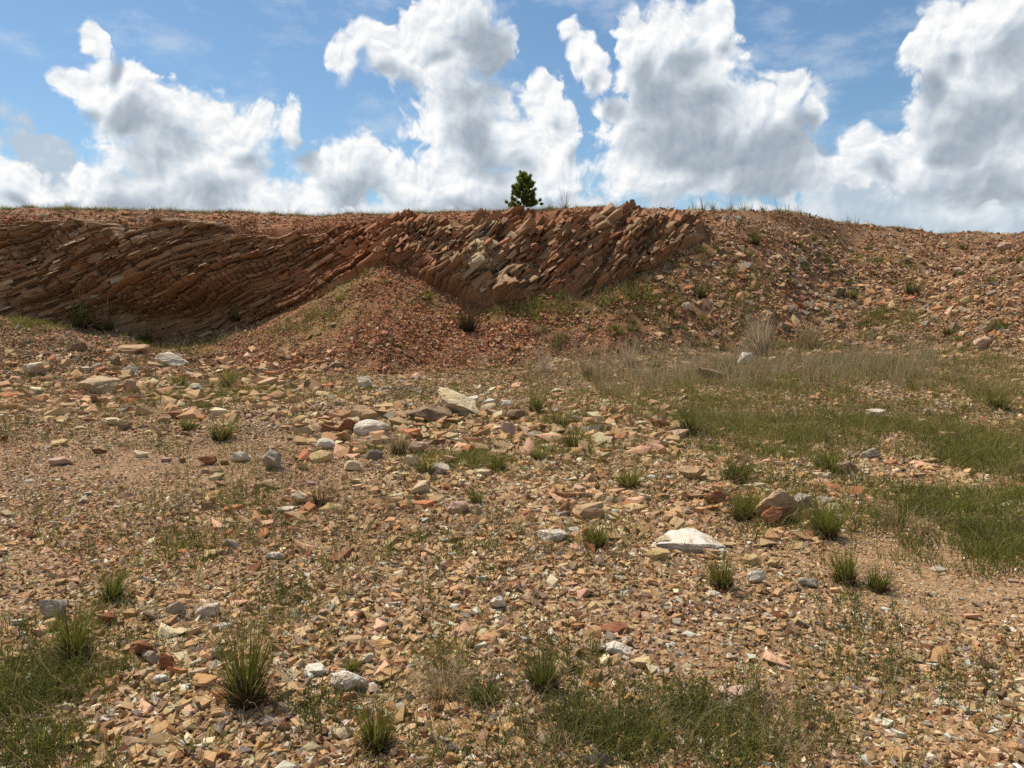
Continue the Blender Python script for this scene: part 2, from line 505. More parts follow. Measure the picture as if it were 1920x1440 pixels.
redz = np.clip(0.75 * np.exp(-((CU[:, None] - 690) / 110) ** 2) + (0.12 + .25 * sstep(CU[:, None], 450, 700)) * sstep(T, .55, 1.0) + 0.30 * fbm(CXb * .6, CZb * .9, 70, 3) + 0.04 + .10 * sstep(CU[:, None], 420, 600) +
               0.35 * np.exp(-((CU[:, None] - 1020) / 60) ** 2), 0, 1) * np.ones_like(CX)
pale = np.clip(0.8 * np.exp(-((CU[:, None] - 905) / 45) ** 2 - ((T - .35) / .35) ** 2) + 0.35 * (1 - sstep(CU[:, None], 250, 480)) * np.ones_like(T), 0, 1)

cm, N, B = new_mat('bedded_rock')
co = N.n('ShaderNodeNewGeometry').outputs['Position']
lay = N.n('ShaderNodeAttribute', attribute_name='layer').outputs['Fac']
redn = N.n('ShaderNodeAttribute', attribute_name='redness').outputs['Fac']
pal = N.n('ShaderNodeAttribute', attribute_name='pale').outputs['Fac']
n1 = N.n('ShaderNodeTexNoise', {'Vector': co, 'Scale': 1.3, 'Detail': 6.0, 'Roughness': 0.65})
n2 = N.n('ShaderNodeTexNoise', {'Vector': co, 'Scale': 16.0, 'Detail': 5.0, 'Roughness': 0.7})
c = N.mix(lay, (0.15, 0.076, 0.036), (0.36, 0.215, 0.11))
c = N.mix(N.m('MULTIPLY', N.ss(n1.outputs[0], 0.38, 0.66), 0.55), c, (0.28, 0.145, 0.065))
c = N.mix(N.m('MULTIPLY', redn, 0.9), c, N.mix(lay, (0.20, 0.068, 0.028), (0.37, 0.16, 0.075)))
c = N.mix(N.m('MULTIPLY', pal, N.ss(lay, 0.2, 0.8, 0.2, 0.85)), c, (0.36, 0.275, 0.165))
c = N.mix(N.ss(n2.outputs[0], 0.46, 0.78, 0.0, 0.35), c, (0.16, 0.095, 0.055))
N.t.links.new(c, B.inputs['Base Color'])
bp = N.n('ShaderNodeBump', {'Height': n2.outputs[0], 'Strength': 0.6, 'Distance': 0.04})
N.t.links.new(bp.outputs[0], B.inputs['Normal'])
layv = np.clip(0.55 * lr + 0.45 * br, 0, 1)
cliff = obj('rock_cliff', mesh('rock_cliff', np.stack([CX, CY, CZ], -1).reshape(-1, 3), grid_faces(NU, NV), cm, False,
            {'layer': layv.ravel(), 'redness': redz.ravel(), 'pale': pale.ravel()}),
            kind='structure', label='low quarry cliff of tilted brown and rust rock beds below the skyline', category='cliff')

# ------------------------------------------------------------------ stone shapes and colours
PAL = {'tan': (0.395, 0.225, 0.105), 'buff': (0.475, 0.31, 0.155), 'pale': (0.59, 0.45, 0.285), 'white': (0.68, 0.60, 0.485), 'rust': (0.25, 0.10, 0.044),
       'orange': (0.43, 0.205, 0.07), 'grey': (0.27, 0.22, 0.165), 'pink': (0.46, 0.28, 0.175), 'yellow': (0.50, 0.34, 0.13), 'brown': (0.20, 0.115, 0.058),
       'redtan': (0.40, 0.165, 0.072)}
ZONE = {'floor': dict(tan=.29, buff=.26, pale=.17, white=.05, rust=.07, orange=.04, grey=.06, pink=.04, yellow=.03, brown=.05),
        'red': dict(redtan=.50, rust=.22, pink=.14, orange=.06, brown=.05, buff=.03),
        'slope': dict(tan=.30, redtan=.22, brown=.14, pink=.12, buff=.12, grey=.06, pale=.04),
        'grey': dict(grey=.42, brown=.22, tan=.20, pale=.08, rust=.08)}


def pick_cols(zone, n, rng):
    ks = list(ZONE[zone]); w = np.array([ZONE[zone][k] for k in ks]); w /= w.sum()
    c = np.array([PAL[k] for k in ks])[rng.choice(len(ks), n, p=w)]
    return np.clip(c * rng.uniform(0.62, 1.25, (n, 1)) * rng.uniform(0.94, 1.06, (n, 3)), 0.01, 0.85)


def hull(seed, n=8, dims=(1, .75, .5), jit=0.26, skew=1.0):
    """an angular broken stone: the convex hull of a skewed, chipped box, unit size"""
    rng = np.random.default_rng(seed)
    p = np.array([[sx, sy, sz] for sx in (-1, 1) for sy in (-1, 1) for sz in (-1, 1)], float)
    p += rng.uniform(-2 * jit, 2 * jit, p.shape)
    p[:, 0] += skew * (rng.normal(0, .28) * p[:, 1] + rng.normal(0, .2) * p[:, 2])
    k = rng.permutation(8)
    p[k[0]] *= rng.uniform(.25, .7); p[k[1]] *= rng.uniform(.45, .9)
    if n > 8:
        q = rng.normal(size=(n - 8, 3)); q /= np.linalg.norm(q, axis=1)[:, None]
        p = np.r_[p, q * rng.uniform(1.0, 1.3, (n - 8, 1))]
    p -= (p.max(0) + p.min(0)) / 2
    p = p / (p.max(0) - p.min(0)) * np.array(dims)
    bm = bmesh.new()
    for q in p: bm.verts.new(q)
    r = bmesh.ops.convex_hull(bm, input=bm.verts[:], use_existing_faces=False)
    bmesh.ops.delete(bm, geom=[g for g in r['geom_interior'] if isinstance(g, bmesh.types.BMVert)], context='VERTS')
    bmesh.ops.triangulate(bm, faces=bm.faces[:])
    bm.verts.index_update()
    V = np.array([v.co[:] for v in bm.verts]); F = np.array([[v.index for v in f.verts] for f in bm.faces])
    bm.free()
    return V, F


HULLS = [hull(100 + i, int(RNG.choice([8, 8, 9, 10])), (1, RNG.uniform(.5, .95), RNG.uniform(.22, .62))) for i in range(40)]


def rot_rand(rng, flat=1.0):
    """a random turn that keeps the stone lying roughly on its broad side"""
    ax, ay, az = rng.normal(0, .38 * flat), rng.normal(0, .38 * flat), rng.uniform(0, 6.283)
    return np.array(Matrix.Rotation(az, 3, 'Z') @ Matrix.Rotation(ay, 3, 'Y') @ Matrix.Rotation(ax, 3, 'X'))


sm, N, B = new_mat('broken_stone')
tint = N.n('ShaderNodeAttribute', attribute_name='tint').outputs['Color']
oi = N.n('ShaderNodeObjectInfo')
geo = N.n('ShaderNodeNewGeometry').outputs['Position']
nz = N.n('ShaderNodeTexNoise', {'Vector': geo, 'Scale': 45.0, 'Detail': 3.0, 'Roughness': 0.7})
c = N.mix(1.0, tint, N.mix(oi.outputs['Random'], (0.80, 0.78, 0.76), (1.16, 1.16, 1.16)), 'MULTIPLY')
c = N.mix(N.ss(nz.outputs[0], 0.5, 0.72, 0, 0.5), c, (0.22, 0.125, 0.06))
c = N.mix(N.ss(nz.outputs[0], 0.45, 0.28, 0, 0.35), c, (0.60, 0.47, 0.32))
N.t.links.new(c, B.inputs['Base Color'])
bp = N.n('ShaderNodeBump', {'Height': nz.outputs[0], 'Strength': 0.5, 'Distance': 0.01})
N.t.links.new(bp.outputs[0], B.inputs['Normal'])


def source_collection(name, meshes):
    c = bpy.data.collections.new(name)
    for i, me in enumerate(meshes):
        o = bpy.data.objects.new('%s_%03d' % (name, i), me)
        c.objects.link(o)
    return c


def scatter(name, coll, pts, rot, scl, idx, parent=None, **props):
    """ONE stuff object: points that carry one of the shapes of a collection"""
    me = bpy.data.meshes.new(name)
    me.vertices.add(len(pts)); me.vertices.foreach_set('co', np.asarray(pts, np.float32).ravel())
    a = me.attributes.new('rot', 'FLOAT_VECTOR', 'POINT'); a.data.foreach_set('vector', np.asarray(rot, np.float32).ravel())
    scl = np.asarray(scl, np.float32)
    if scl.ndim == 1: scl = np.repeat(scl[:, None], 3, 1)
    a = me.attributes.new('scl', 'FLOAT_VECTOR', 'POINT'); a.data.foreach_set('vector', scl.ravel())
    a = me.attributes.new('vi', 'INT', 'POINT'); a.data.foreach_set('value', np.asarray(idx, np.int32))
    ng = bpy.data.node_groups.new(name, 'GeometryNodeTree')
    ng.interface.new_socket('Geometry', in_out='INPUT', socket_type='NodeSocketGeometry')
    ng.interface.new_socket('Geometry', in_out='OUTPUT', socket_type='NodeSocketGeometry')
    g = NT(ng)
    gi = g.n('NodeGroupInput'); go = g.n('NodeGroupOutput')
    ci = g.n('GeometryNodeCollectionInfo', transform_space='ORIGINAL')
    ci.inputs['Collection'].default_value = coll
    ci.inputs['Separate Children'].default_value = True
    ci.inputs['Reset Children'].default_value = True
    def na(nm, ty):
        x = g.n('GeometryNodeInputNamedAttribute', data_type=ty); x.inputs['Name'].default_value = nm
        return x.outputs['Attribute']
    ip = g.n('GeometryNodeInstanceOnPoints')
    ng.links.new(gi.outputs[0], ip.inputs['Points'])
    ng.links.new(ci.outputs[0], ip.inputs['Instance'])
    ip.inputs['Pick Instance'].default_value = True
    ng.links.new(na('vi', 'INT'), ip.inputs['Instance Index'])
    er = g.n('FunctionNodeEulerToRotation')
    ng.links.new(na('rot', 'FLOAT_VECTOR'), er.inputs[0])
    ng.links.new(er.outputs[0], ip.inputs['Rotation'])
    ng.links.new(na('scl', 'FLOAT_VECTOR'), ip.inputs['Scale'])
    ng.links.new(ip.outputs[0], go.inputs[0])
    o = obj(name, me, parent, **props)
    md = o.modifiers.new('scatter', 'NODES'); md.node_group = ng
    return o


def euler_on(nrm, yaw):
    """Euler angles that stand an object on a slope with normal nrm, turned by yaw"""
    out = np.zeros((len(nrm), 3))
    for i in range(len(nrm)):
        q = Vector((0, 0, 1)).rotation_difference(Vector(nrm[i]))
        out[i] = (q.to_matrix() @ Matrix.Rotation(yaw[i], 3, 'Z')).to_euler()[:]
    return out


# patches of gravel: some seventy broken stones each
def gravel_patch(seed, zone, n=95, R=0.30, smin=.012, smax=.092):
    rng = np.random.default_rng(seed)
    cols = pick_cols(zone, n, rng)
    Vs, Fs, Cs, k = [], [], [], 0
    for i in range(n):
        v, f = HULLS[rng.integers(len(HULLS))]
        s = smin + (smax - smin) * rng.beta(1.15, 4.6)
        r = R * math.sqrt(rng.uniform()); t = rng.uniform(0, 6.283)
        q = (v * s) @ rot_rand(rng, 1.35).T + np.array([r * math.cos(t), r * math.sin(t), s * rng.uniform(.05, .28)])
        Vs.append(q); Fs.append(f + k); Cs.append(np.repeat(cols[i:i + 1], len(v), 0)); k += len(v)
    return mesh('gravel_patch', np.concatenate(Vs), np.concatenate(Fs), sm, False, {'tint': np.concatenate(Cs)})


NPZ = 9
zones = ['floor', 'red', 'slope', 'grey']
patches = [gravel_patch(1000 + 50 * zi + i, z) for zi, z in enumerate(zones) for i in range(NPZ)]
patch_coll = source_collection('gravel_patch', patches)


def zone_of(x, y, rng):
    a = x / np.maximum(y, 6.0)
    ys, zs = stations(a)
    tal = sstep(y, ys[0] - 0.6, ys[0] + 1.0)
    redp = tal * np.clip(np.exp(-((a + 0.12) / 0.235) ** 2) + 0.25 * sstep(y, ys[2] - .5, ys[2]) , 0, 1) * (1 - sstep(a, .18, .3))
    leftp = (1 - sstep(a, -0.42, -0.30)) * sstep(y, 15, 17)
    greyp = 0.75 * np.exp(-((a - 0.385) / 0.05) ** 2 - ((y - 24.6) / 1.8) ** 2) + 0.25 * leftp
    r = rng.uniform(size=len(x))
    z = np.zeros(len(x), int)
    z[(tal > rng.uniform(size=len(x)))] = 2
    fl = fbm(x * .5 + 40, y * .5, 95, 3)
    z[(z == 0) & (fl + rng.uniform(-.25, .25, len(x)) > .26)] = 2
    z[(z == 0) & (fl + rng.uniform(-.2, .2, len(x)) < -.58)] = 3
    z[r < redp] = 1
    z[rng.uniform(size=len(x)) < greyp] = 3
    return z, tal, ys


def coarse(x, y):
    """0 where the floor is fine compacted grit, 1 where it is coarse broken stone"""
    c = .42 + .75 * fbm(x * .38 + 5, y * .38, 120, 3) + .25 * fbm(x * 1.2, y * 1.2, 121, 2)
    c = c + .45 * np.exp(-((y - 11.5) / 2.6) ** 2 - ((x + 1.0) / 5.0) ** 2) + .35 * np.exp(-((y - 3.6) / .8) ** 2 - ((x + 1.5) / .9) ** 2)
    c = c + .30 * np.exp(-((y - 6.2) / 1.2) ** 2 - ((x - 1.2) / 2.2) ** 2) - .35 * np.exp(-((y - 7.0) / 2.2) ** 2 - ((x + 3.6) / 2.4) ** 2)
    return np.clip(c, 0, 1)


def sample_ground(n, y0, y1, power, rng, amax=0.82):
    """points whose density over the ground falls off with distance"""
    u = rng.uniform(size=n)
    e = 2 - power
    y = (y0 ** e + u * (y1 ** e - y0 ** e)) ** (1 / e)
    return rng.uniform(-1, 1, n) * (0.72 * y + 2.6), y


rng = np.random.default_rng(21)
P, S, ZI = [], [], []
for (n, y0, y1, pw, s0, s1, k) in ((7600, 1.2, 6.5, 1.0, .62, 1.05, 0), (8600, 5.5, 12, 1.0, .8, 1.35, 0), (7600, 11, 21, 1.0, 1.1, 1.9, 0), (6200, 17, 34, 0.6, 1.4, 2.9, 1)):
    x, y = sample_ground(n, y0, y1, pw, rng)
    z, tal, ys = zone_of(x, y, rng)
    keep = np.ones(n, bool) if k == 0 else (y > ys[0] - 1) & (y < ys[3] + 0.5)
    keep &= ~((y > ys[1] + .1) & (y < ys[2] - .1) & (x / np.maximum(y, 6) < (1330 - 960) / FPX))
    s = rng.uniform(s0, s1, n)
    if k == 0:
        cf = coarse(x, y)
        s = s * (.46 + .72 * cf)
    if k: s = np.where(z == 1, s * np.where(y < ys[0] + 2.2, .95, .7), np.where(x / y > 0.2, s * 0.9, s * 0.75)) * (1 - .45 * sstep(y - ys[3], -1.2, -.2))
    P.append(np.c_[x, y][keep]); S.append(s[keep]); ZI.append(z[keep])
P, S, ZI = np.concatenate(P), np.concatenate(S), np.concatenate(ZI)
nrm = normal_at(P[:, 0], P[:, 1], 0.25)
pts = np.c_[P, height(P[:, 0], P[:, 1]) - 0.003 - S * rng.uniform(0, .022, len(P))]
scatter('gravel', patch_coll, pts, euler_on(nrm, rng.uniform(0, 6.283, len(P))), S, ZI * NPZ + rng.integers(0, NPZ, len(P)),
        kind='stuff', label='loose tan and rust gravel covering floor and scree', category='gravel')

# larger broken stones
NS = 14
stone_meshes = []
for zi, z in enumerate(zones):
    rr = np.random.default_rng(300 + zi)
    for i in range(NS):
        V, F = hull(700 + zi * 40 + i, int(rr.choice([8, 9, 10, 12])), (1, rr.uniform(.55, .9), rr.uniform(.22, .6)))
        stone_meshes.append(mesh('stone', V, F, sm, False, {'tint': np.repeat(pick_cols(z, 1, rr), len(V), 0)}))
stone_coll = source_collection('rubble_stone', stone_meshes)
P, S, ZI = [], [], []
for (n, y0, y1, pw, lo, hi, k) in ((2400, 1.4, 7, 1.0, .045, .15, 0), (7000, 6, 14, .9, .05, .24, 0), (4200, 12, 20, .8, .07, .28, 0), (9000, 17, 34, .4, .08, .42, 1)):
    x, y = sample_ground(n, y0, y1, pw, rng)
    a = x / np.maximum(y, 6)
    z, tal, ys = zone_of(x, y, rng)
    cl = fbm(x * 0.55, y * 0.55, 77, 3)
    keep = (cl + rng.uniform(-.45, .45, n) > -.2) if k else (coarse(x, y) + rng.uniform(-.3, .3, n) > .55)
    keep &= y < ys[3] + 0.3
    keep &= ~((y > ys[1] + .1) & (y < ys[2] - .1) & (a < (1330 - 960) / FPX))
    s = lo + (hi - lo) * rng.beta(1.2, 4.2, n)
    if k: s = np.where(z == 1, s * .62, np.where(a > .2, s, s * .8))
    keep &= ~((k == 0) & (a > 0.12) & (y > 8.5) & (rng.uniform(size=n) < .6))
    P.append(np.c_[x, y][keep]); S.append(s[keep]); ZI.append(z[keep])
# broken flat slabs strewn along the stony band in front of the scree and round the big boulders
for (n, u0, u1, v0, v1, lo, hi) in ((900, 0, 640, 650, 800, .10, .50), (900, 560, 1290, 720, 880, .08, .40), (500, 380, 1560, 860, 1070, .05, .24), (260, 120, 760, 1120, 1330, .04, .13), (700, 1230, 1915, 440, 665, .12, .50), (420, 480, 1120, 590, 705, .06, .24), (1300, -60, 1340, 394, 428, .05, .26)):
    d_ = hit_many(rng.uniform(u0, u1, n), rng.triangular(v0, (v0 + v1) / 2, v1, n))[:, :2]
    P.append(d_); S.append(lo + (hi - lo) * rng.beta(1.1, 3.6, n)); ZI.append(rng.choice([0, 0, 0, 2] if v0 > 600 else [2, 2, 2, 3, 0], n) if v0 not in (590, 394) else rng.choice([1, 1, 2], n))
P, S, ZI = np.concatenate(P), np.concatenate(S), np.concatenate(ZI)
nrm = normal_at(P[:, 0], P[:, 1], 0.25)
E_ = euler_on(nrm + rng.normal(0, .28, nrm.shape), rng.uniform(0, 6.283, len(P)))
scatter('rubble', stone_coll, np.c_[P, height(P[:, 0], P[:, 1]) + 0.10 * S], E_, S, ZI * NS + rng.integers(0, NS, len(P)),
        kind='stuff', label='countless loose angular stones strewn over floor and slopes', category='rubble')

# ------------------------------------------------------------------ slabs of the cliff
slab_mats = []
for i, (c0, c1) in enumerate((((0.155, .08, .038), (.38, .235, .122)), ((.20, .075, .032), (.39, .18, .085)), ((.32, .225, .125), (.47, .36, .22)))):
    m, N, B = new_mat('cliff_slab')
    oi = N.n('ShaderNodeObjectInfo')
    geo = N.n('ShaderNodeNewGeometry').outputs['Position']
    nz = N.n('ShaderNodeTexNoise', {'Vector': geo, 'Scale': 9.0, 'Detail': 5.0, 'Roughness': 0.7})
    c = N.mix(N.m('ADD', N.m('MULTIPLY', oi.outputs['Random'], .6), N.m('MULTIPLY_ADD', nz.outputs[0], 1.2, -.4), clamp=True), c0, c1)
    N.t.links.new(c, B.inputs['Base Color'])
    bp = N.n('ShaderNodeBump', {'Height': nz.outputs[0], 'Strength': 0.6, 'Distance': 0.03})
    N.t.links.new(bp.outputs[0], B.inputs['Normal'])
    slab_mats.append(m)
slab_meshes = [[mesh('rock_slab', *hull(2000 + i, 8 + i % 3, (1, 1, 1), .17, .4), m) for i in range(14)] for m in slab_mats]
rs = np.random.default_rng(5)


def course(n_steps, lmin, lmax, tmin, tmax):
    """blocks laid end to end along one bed, broken by joints, jutting by a shared amount"""
    out = []
    i = float(rs.integers(30, NU - 60)); j = int(rs.integers(24, NV - 26))
    b0 = boff[int(i), j]
    t = rs.uniform(tmin, tmax); jut = rs.uniform(-.05, .10); side = rs.normal(0, .05)
    if CU[int(i)] < 600:
        if rs.uniform() < .62: return out
        t *= .62; lmin, lmax = lmin * 1.5, lmax * 1.4
    if CU[int(i)] > 640: jut = rs.uniform(-.06, .22)
    ck = rs.uniform()
    if CU[int(i)] > 700: lmin, lmax, t = lmin * 1.25, lmax * 1.25, t * 1.15
    for _ in range(n_steps):
        ii = int(i)
        if ii >= NU - 40: break
        j = int(np.argmin(np.abs(boff[ii] - b0)))
        cu = CU[ii]
        L = rs.uniform(lmin, lmax) * rs.uniform(.5, 1.3)
        i += L * math.cos(th[ii]) / (25.0 / FPX * (CU[1] - CU[0]))
        if j < 8 or j > NV - 18 or fade[ii, j] < .45 or rs.uniform() < .14: continue
        midf = float(np.clip((cu - 620) / 160, 0, 1))
        k0 = min(ii + int(L * .5 / (25.0 / FPX * (CU[1] - CU[0]))), NU - 1)
        dip = th[ii] + side + rs.normal(0, .035 + .06 * midf) + (.06 + .34 * midf) * dipn[ii, j]
        near_lip = j > NV - 62
        if near_lip and L > .4: continue
        dims = (L * rs.uniform(.85, 1.05), rs.uniform(.22, .5) * (.6 if near_lip else 1), t * rs.uniform(.7, 1.25))
        roll = rs.normal(0.04 + .16 * midf, .06 + .16 * midf)
        M = Matrix.Rotation(-dip, 3, 'Y') @ Matrix.Rotation(roll, 3, 'X') @ Matrix.Rotation(rs.normal(0, .10), 3, 'Z')
        jm = int(np.argmin(np.abs(boff[k0] - b0)))
        pos = (CX[k0, jm], CY[k0, jm] + dims[1] * .38 - (0 if near_lip else jut) + rs.normal(0, .03), CZ[k0, jm] - (.05 if near_lip else 0))
        kk = 2 if ck < pale[ii, j] * .7 else (1 if rs.uniform() < redz[ii, j] * 1.1 else 0)
        out.append((pos, M.to_euler(), dims, kk))
    return out


dipn = fbm(CXb * .55 + 3, CZb * .5, 140, 2)
poses = []
for _ in range(850): poses += course(int(rs.integers(3, 11)), .12, .42, .035, .11)
for _ in range(330): poses += course(int(rs.integers(2, 7)), .28, .85, .10, .25)
poses.sort(key=lambda p: -p[2][0] * p[2][2])
for pos, eu, dims, k in poses[:300]:
    o = bpy.data.objects.new('rock_slab', slab_meshes[k][int(rs.integers(14))])
    COL.objects.link(o); o.parent = cliff
    o.location = pos; o.rotation_euler = eu; o.scale = dims
rest = poses[300:]
slab_coll = source_collection('cliff_slab', [m for g in slab_meshes for m in g])
scatter('small_slabs', slab_coll, [p[0] for p in rest], [p[1][:] for p in rest], [p[2] for p in rest],
        [p[3] * 14 + int(rs.integers(14)) for p in rest], parent=cliff, kind='stuff')

# ------------------------------------------------------------------ single rocks one can point at
def rock_mat(key, c0, c1, c2, strata=0.35):
    m, N, B = new_mat('rock_' + key)
    oc = N.n('ShaderNodeTexCoord').outputs['Object']
    oi = N.n('ShaderNodeObjectInfo')
    p = N.vm('ADD', oc, oi.outputs['Location'])
    n1 = N.n('ShaderNodeTexNoise', {'Vector': p, 'Scale': 7.0, 'Detail': 6.0, 'Roughness': 0.65})
    st = N.n('ShaderNodeTexNoise', {'Vector': N.vm('MULTIPLY', p, (3.0, 3.0, 26.0)), 'Scale': 1.6, 'Detail': 4.0, 'Roughness': 0.6})
    n2 = N.n('ShaderNodeTexNoise', {'Vector': p, 'Scale': 40.0, 'Detail': 4.0, 'Roughness': 0.7})
    c = N.mix(N.ss(n1.outputs[0], 0.42, 0.68), c0, c1)
    c = N.mix(N.m('MULTIPLY', N.ss(st.outputs[0], 0.48, 0.66), strata * 1.6, clamp=True), c, c2)
    c = N.mix(N.ss(n2.outputs[0], 0.56, 0.78, 0, 0.35), c, tuple(0.6 * x for x in c2))
    N.t.links.new(c, B.inputs['Base Color'])
    h = N.m('ADD', N.m('MULTIPLY', st.outputs[0], 0.8), n2.outputs[0])
    bp = N.n('ShaderNodeBump', {'Height': h, 'Strength': 0.65, 'Distance': 0.02})
    N.t.links.new(bp.outputs[0], B.inputs['Normal'])
    return m


RM = {'white': rock_mat('white', (.63, .55, .44), (.71, .63, .52), (.42, .27, .16), .45), 'pale': rock_mat('pale', (.58, .48, .35), (.64, .54, .41), (.38, .25, .14)),
      'cream': rock_mat('cream', (.60, .475, .30), (.54, .41, .24), (.42, .26, .11)), 'buff': rock_mat('buff', (.47, .33, .19), (.52, .39, .24), (.30, .17, .08)),
      'tan': rock_mat('tan', (.42, .27, .145), (.48, .32, .18), (.25, .13, .06)), 'orange': rock_mat('orange', (.46, .25, .10), (.52, .31, .13), (.28, .11, .045)),
      'rust': rock_mat('rust', (.25, .095, .042), (.31, .13, .06), (.13, .05, .026)), 'brown': rock_mat('brown', (.22, .14, .08), (.29, .19, .115), (.12, .07, .04)),
      'grey': rock_mat('grey', (.36, .295, .215), (.44, .37, .28), (.24, .17, .105)), 'dark': rock_mat('dark', (.16, .125, .09), (.22, .175, .125), (.08, .06, .05)),
      'pink': rock_mat('pink', (.46, .29, .205), (.50, .34, .25), (.33, .18, .11)), 'yellow': rock_mat('yellow', (.54, .39, .19), (.49, .33, .15), (.36, .20, .08))}

_ICO = {}
def ico(sub):
    if sub not in _ICO:
        bm = bmesh.new(); bmesh.ops.create_icosphere(bm, subdivisions=sub, radius=1.0)
        bm.verts.ensure_lookup_table()
        _ICO[sub] = (np.array([v.co[:] for v in bm.verts]), np.array([[v.index for v in f.verts] for f in bm.faces])); bm.free()
    return _ICO[sub]


def rock_mesh(seed, dims, mat, sub=4, planes=19, shape='block', rough=0.09):
    """a fractured rock: a ball cut by random planes, stretched, split into beds and roughened"""
    rng = np.random.default_rng(seed)
    V, F = ico(sub); V = V.copy()
    if shape == 'slab':
        V = np.sign(V) * np.abs(V) ** np.array([.75, .75, .35])
    elif shape == 'dome':
        planes, rough = 9, rough * .8
    elif shape == 'block':
        V = np.sign(V) * np.abs(V) ** .8
    for k in range(planes):
        n = rng.normal(size=3)
        if shape == 'slab': n[2] *= .25
        n /= np.linalg.norm(n)
        d = rng.uniform(.50, .82) if shape != 'dome' else rng.uniform(.66, .92)
        V -= np.maximum(V @ n - d, 0)[:, None] * n
    lo, hi = V.min(0), V.max(0)
    V = (V - (lo + hi) / 2) / (hi - lo)
    nz = np.array([[mnoise.noise(Vector(p * f) + Vector((seed * 1.7 % 90, 0, 0))) for f in (3.0, 8.0, 19.0)] for p in V])
    V *= (1 + rough * (1.3 * nz[:, 0] + .8 * nz[:, 1] + .55 * nz[:, 2]))[:, None]
    lay = np.floor((V[:, 2] + .06 * nz[:, 0]) * rng.uniform(6, 10))
    V[:, :2] *= (1 + (.10 if shape == 'slab' else .045) * (_hash(lay, lay * 0, seed) - .5))[:, None]
    V *= np.array(dims)
    return mesh('rock', V, F, mat)


USED = []          # footprints, so that loose grass and stones can keep off
def put_rock(u0, v0, u1, v1, col, shape, label, name='rock', sub=4, tilt=(0, 0), yaw=None, category='rock', group=None, hk=1.0, sink=.07):
    """a rock filling the photograph box u0..u1, v0..v1, resting on the ground at its lower edge"""
    seed = int(u0 * 7 + v0 * 13)
    rng = np.random.default_rng(seed)
    f = hit((u0 + u1) / 2, v1)
    dist = math.hypot(f[0], f[1])
    w = (u1 - u0) * f[1] / FPX
    hh = (v1 - v0) * dist / FPX
    sd = CAM_Z / math.hypot(dist, CAM_Z)
    dep = w * (0.62 if shape != 'slab' else .6)
    h = max((hh - dep * sd * .8), hh * .42) * hk * 1.18
    c = np.array([f[0], f[1] + dep * .42])
    c[0] = f[0] / f[1] * c[1]
    z = float(height(c[:1], c[1:])[0])
    o = obj(name, rock_mesh(seed, (w * 1.06, dep, h), RM[col], sub, shape=shape), None, (c[0], c[1], z + h * (.5 - sink)), label=label, category=category)
    o.rotation_euler = (tilt[0] + .22, tilt[1], rng.uniform(-.25, .25) if yaw is None else yaw)
    if group: o['group'] = group
    USED.append((c[0], c[1], w * .5))
    return o


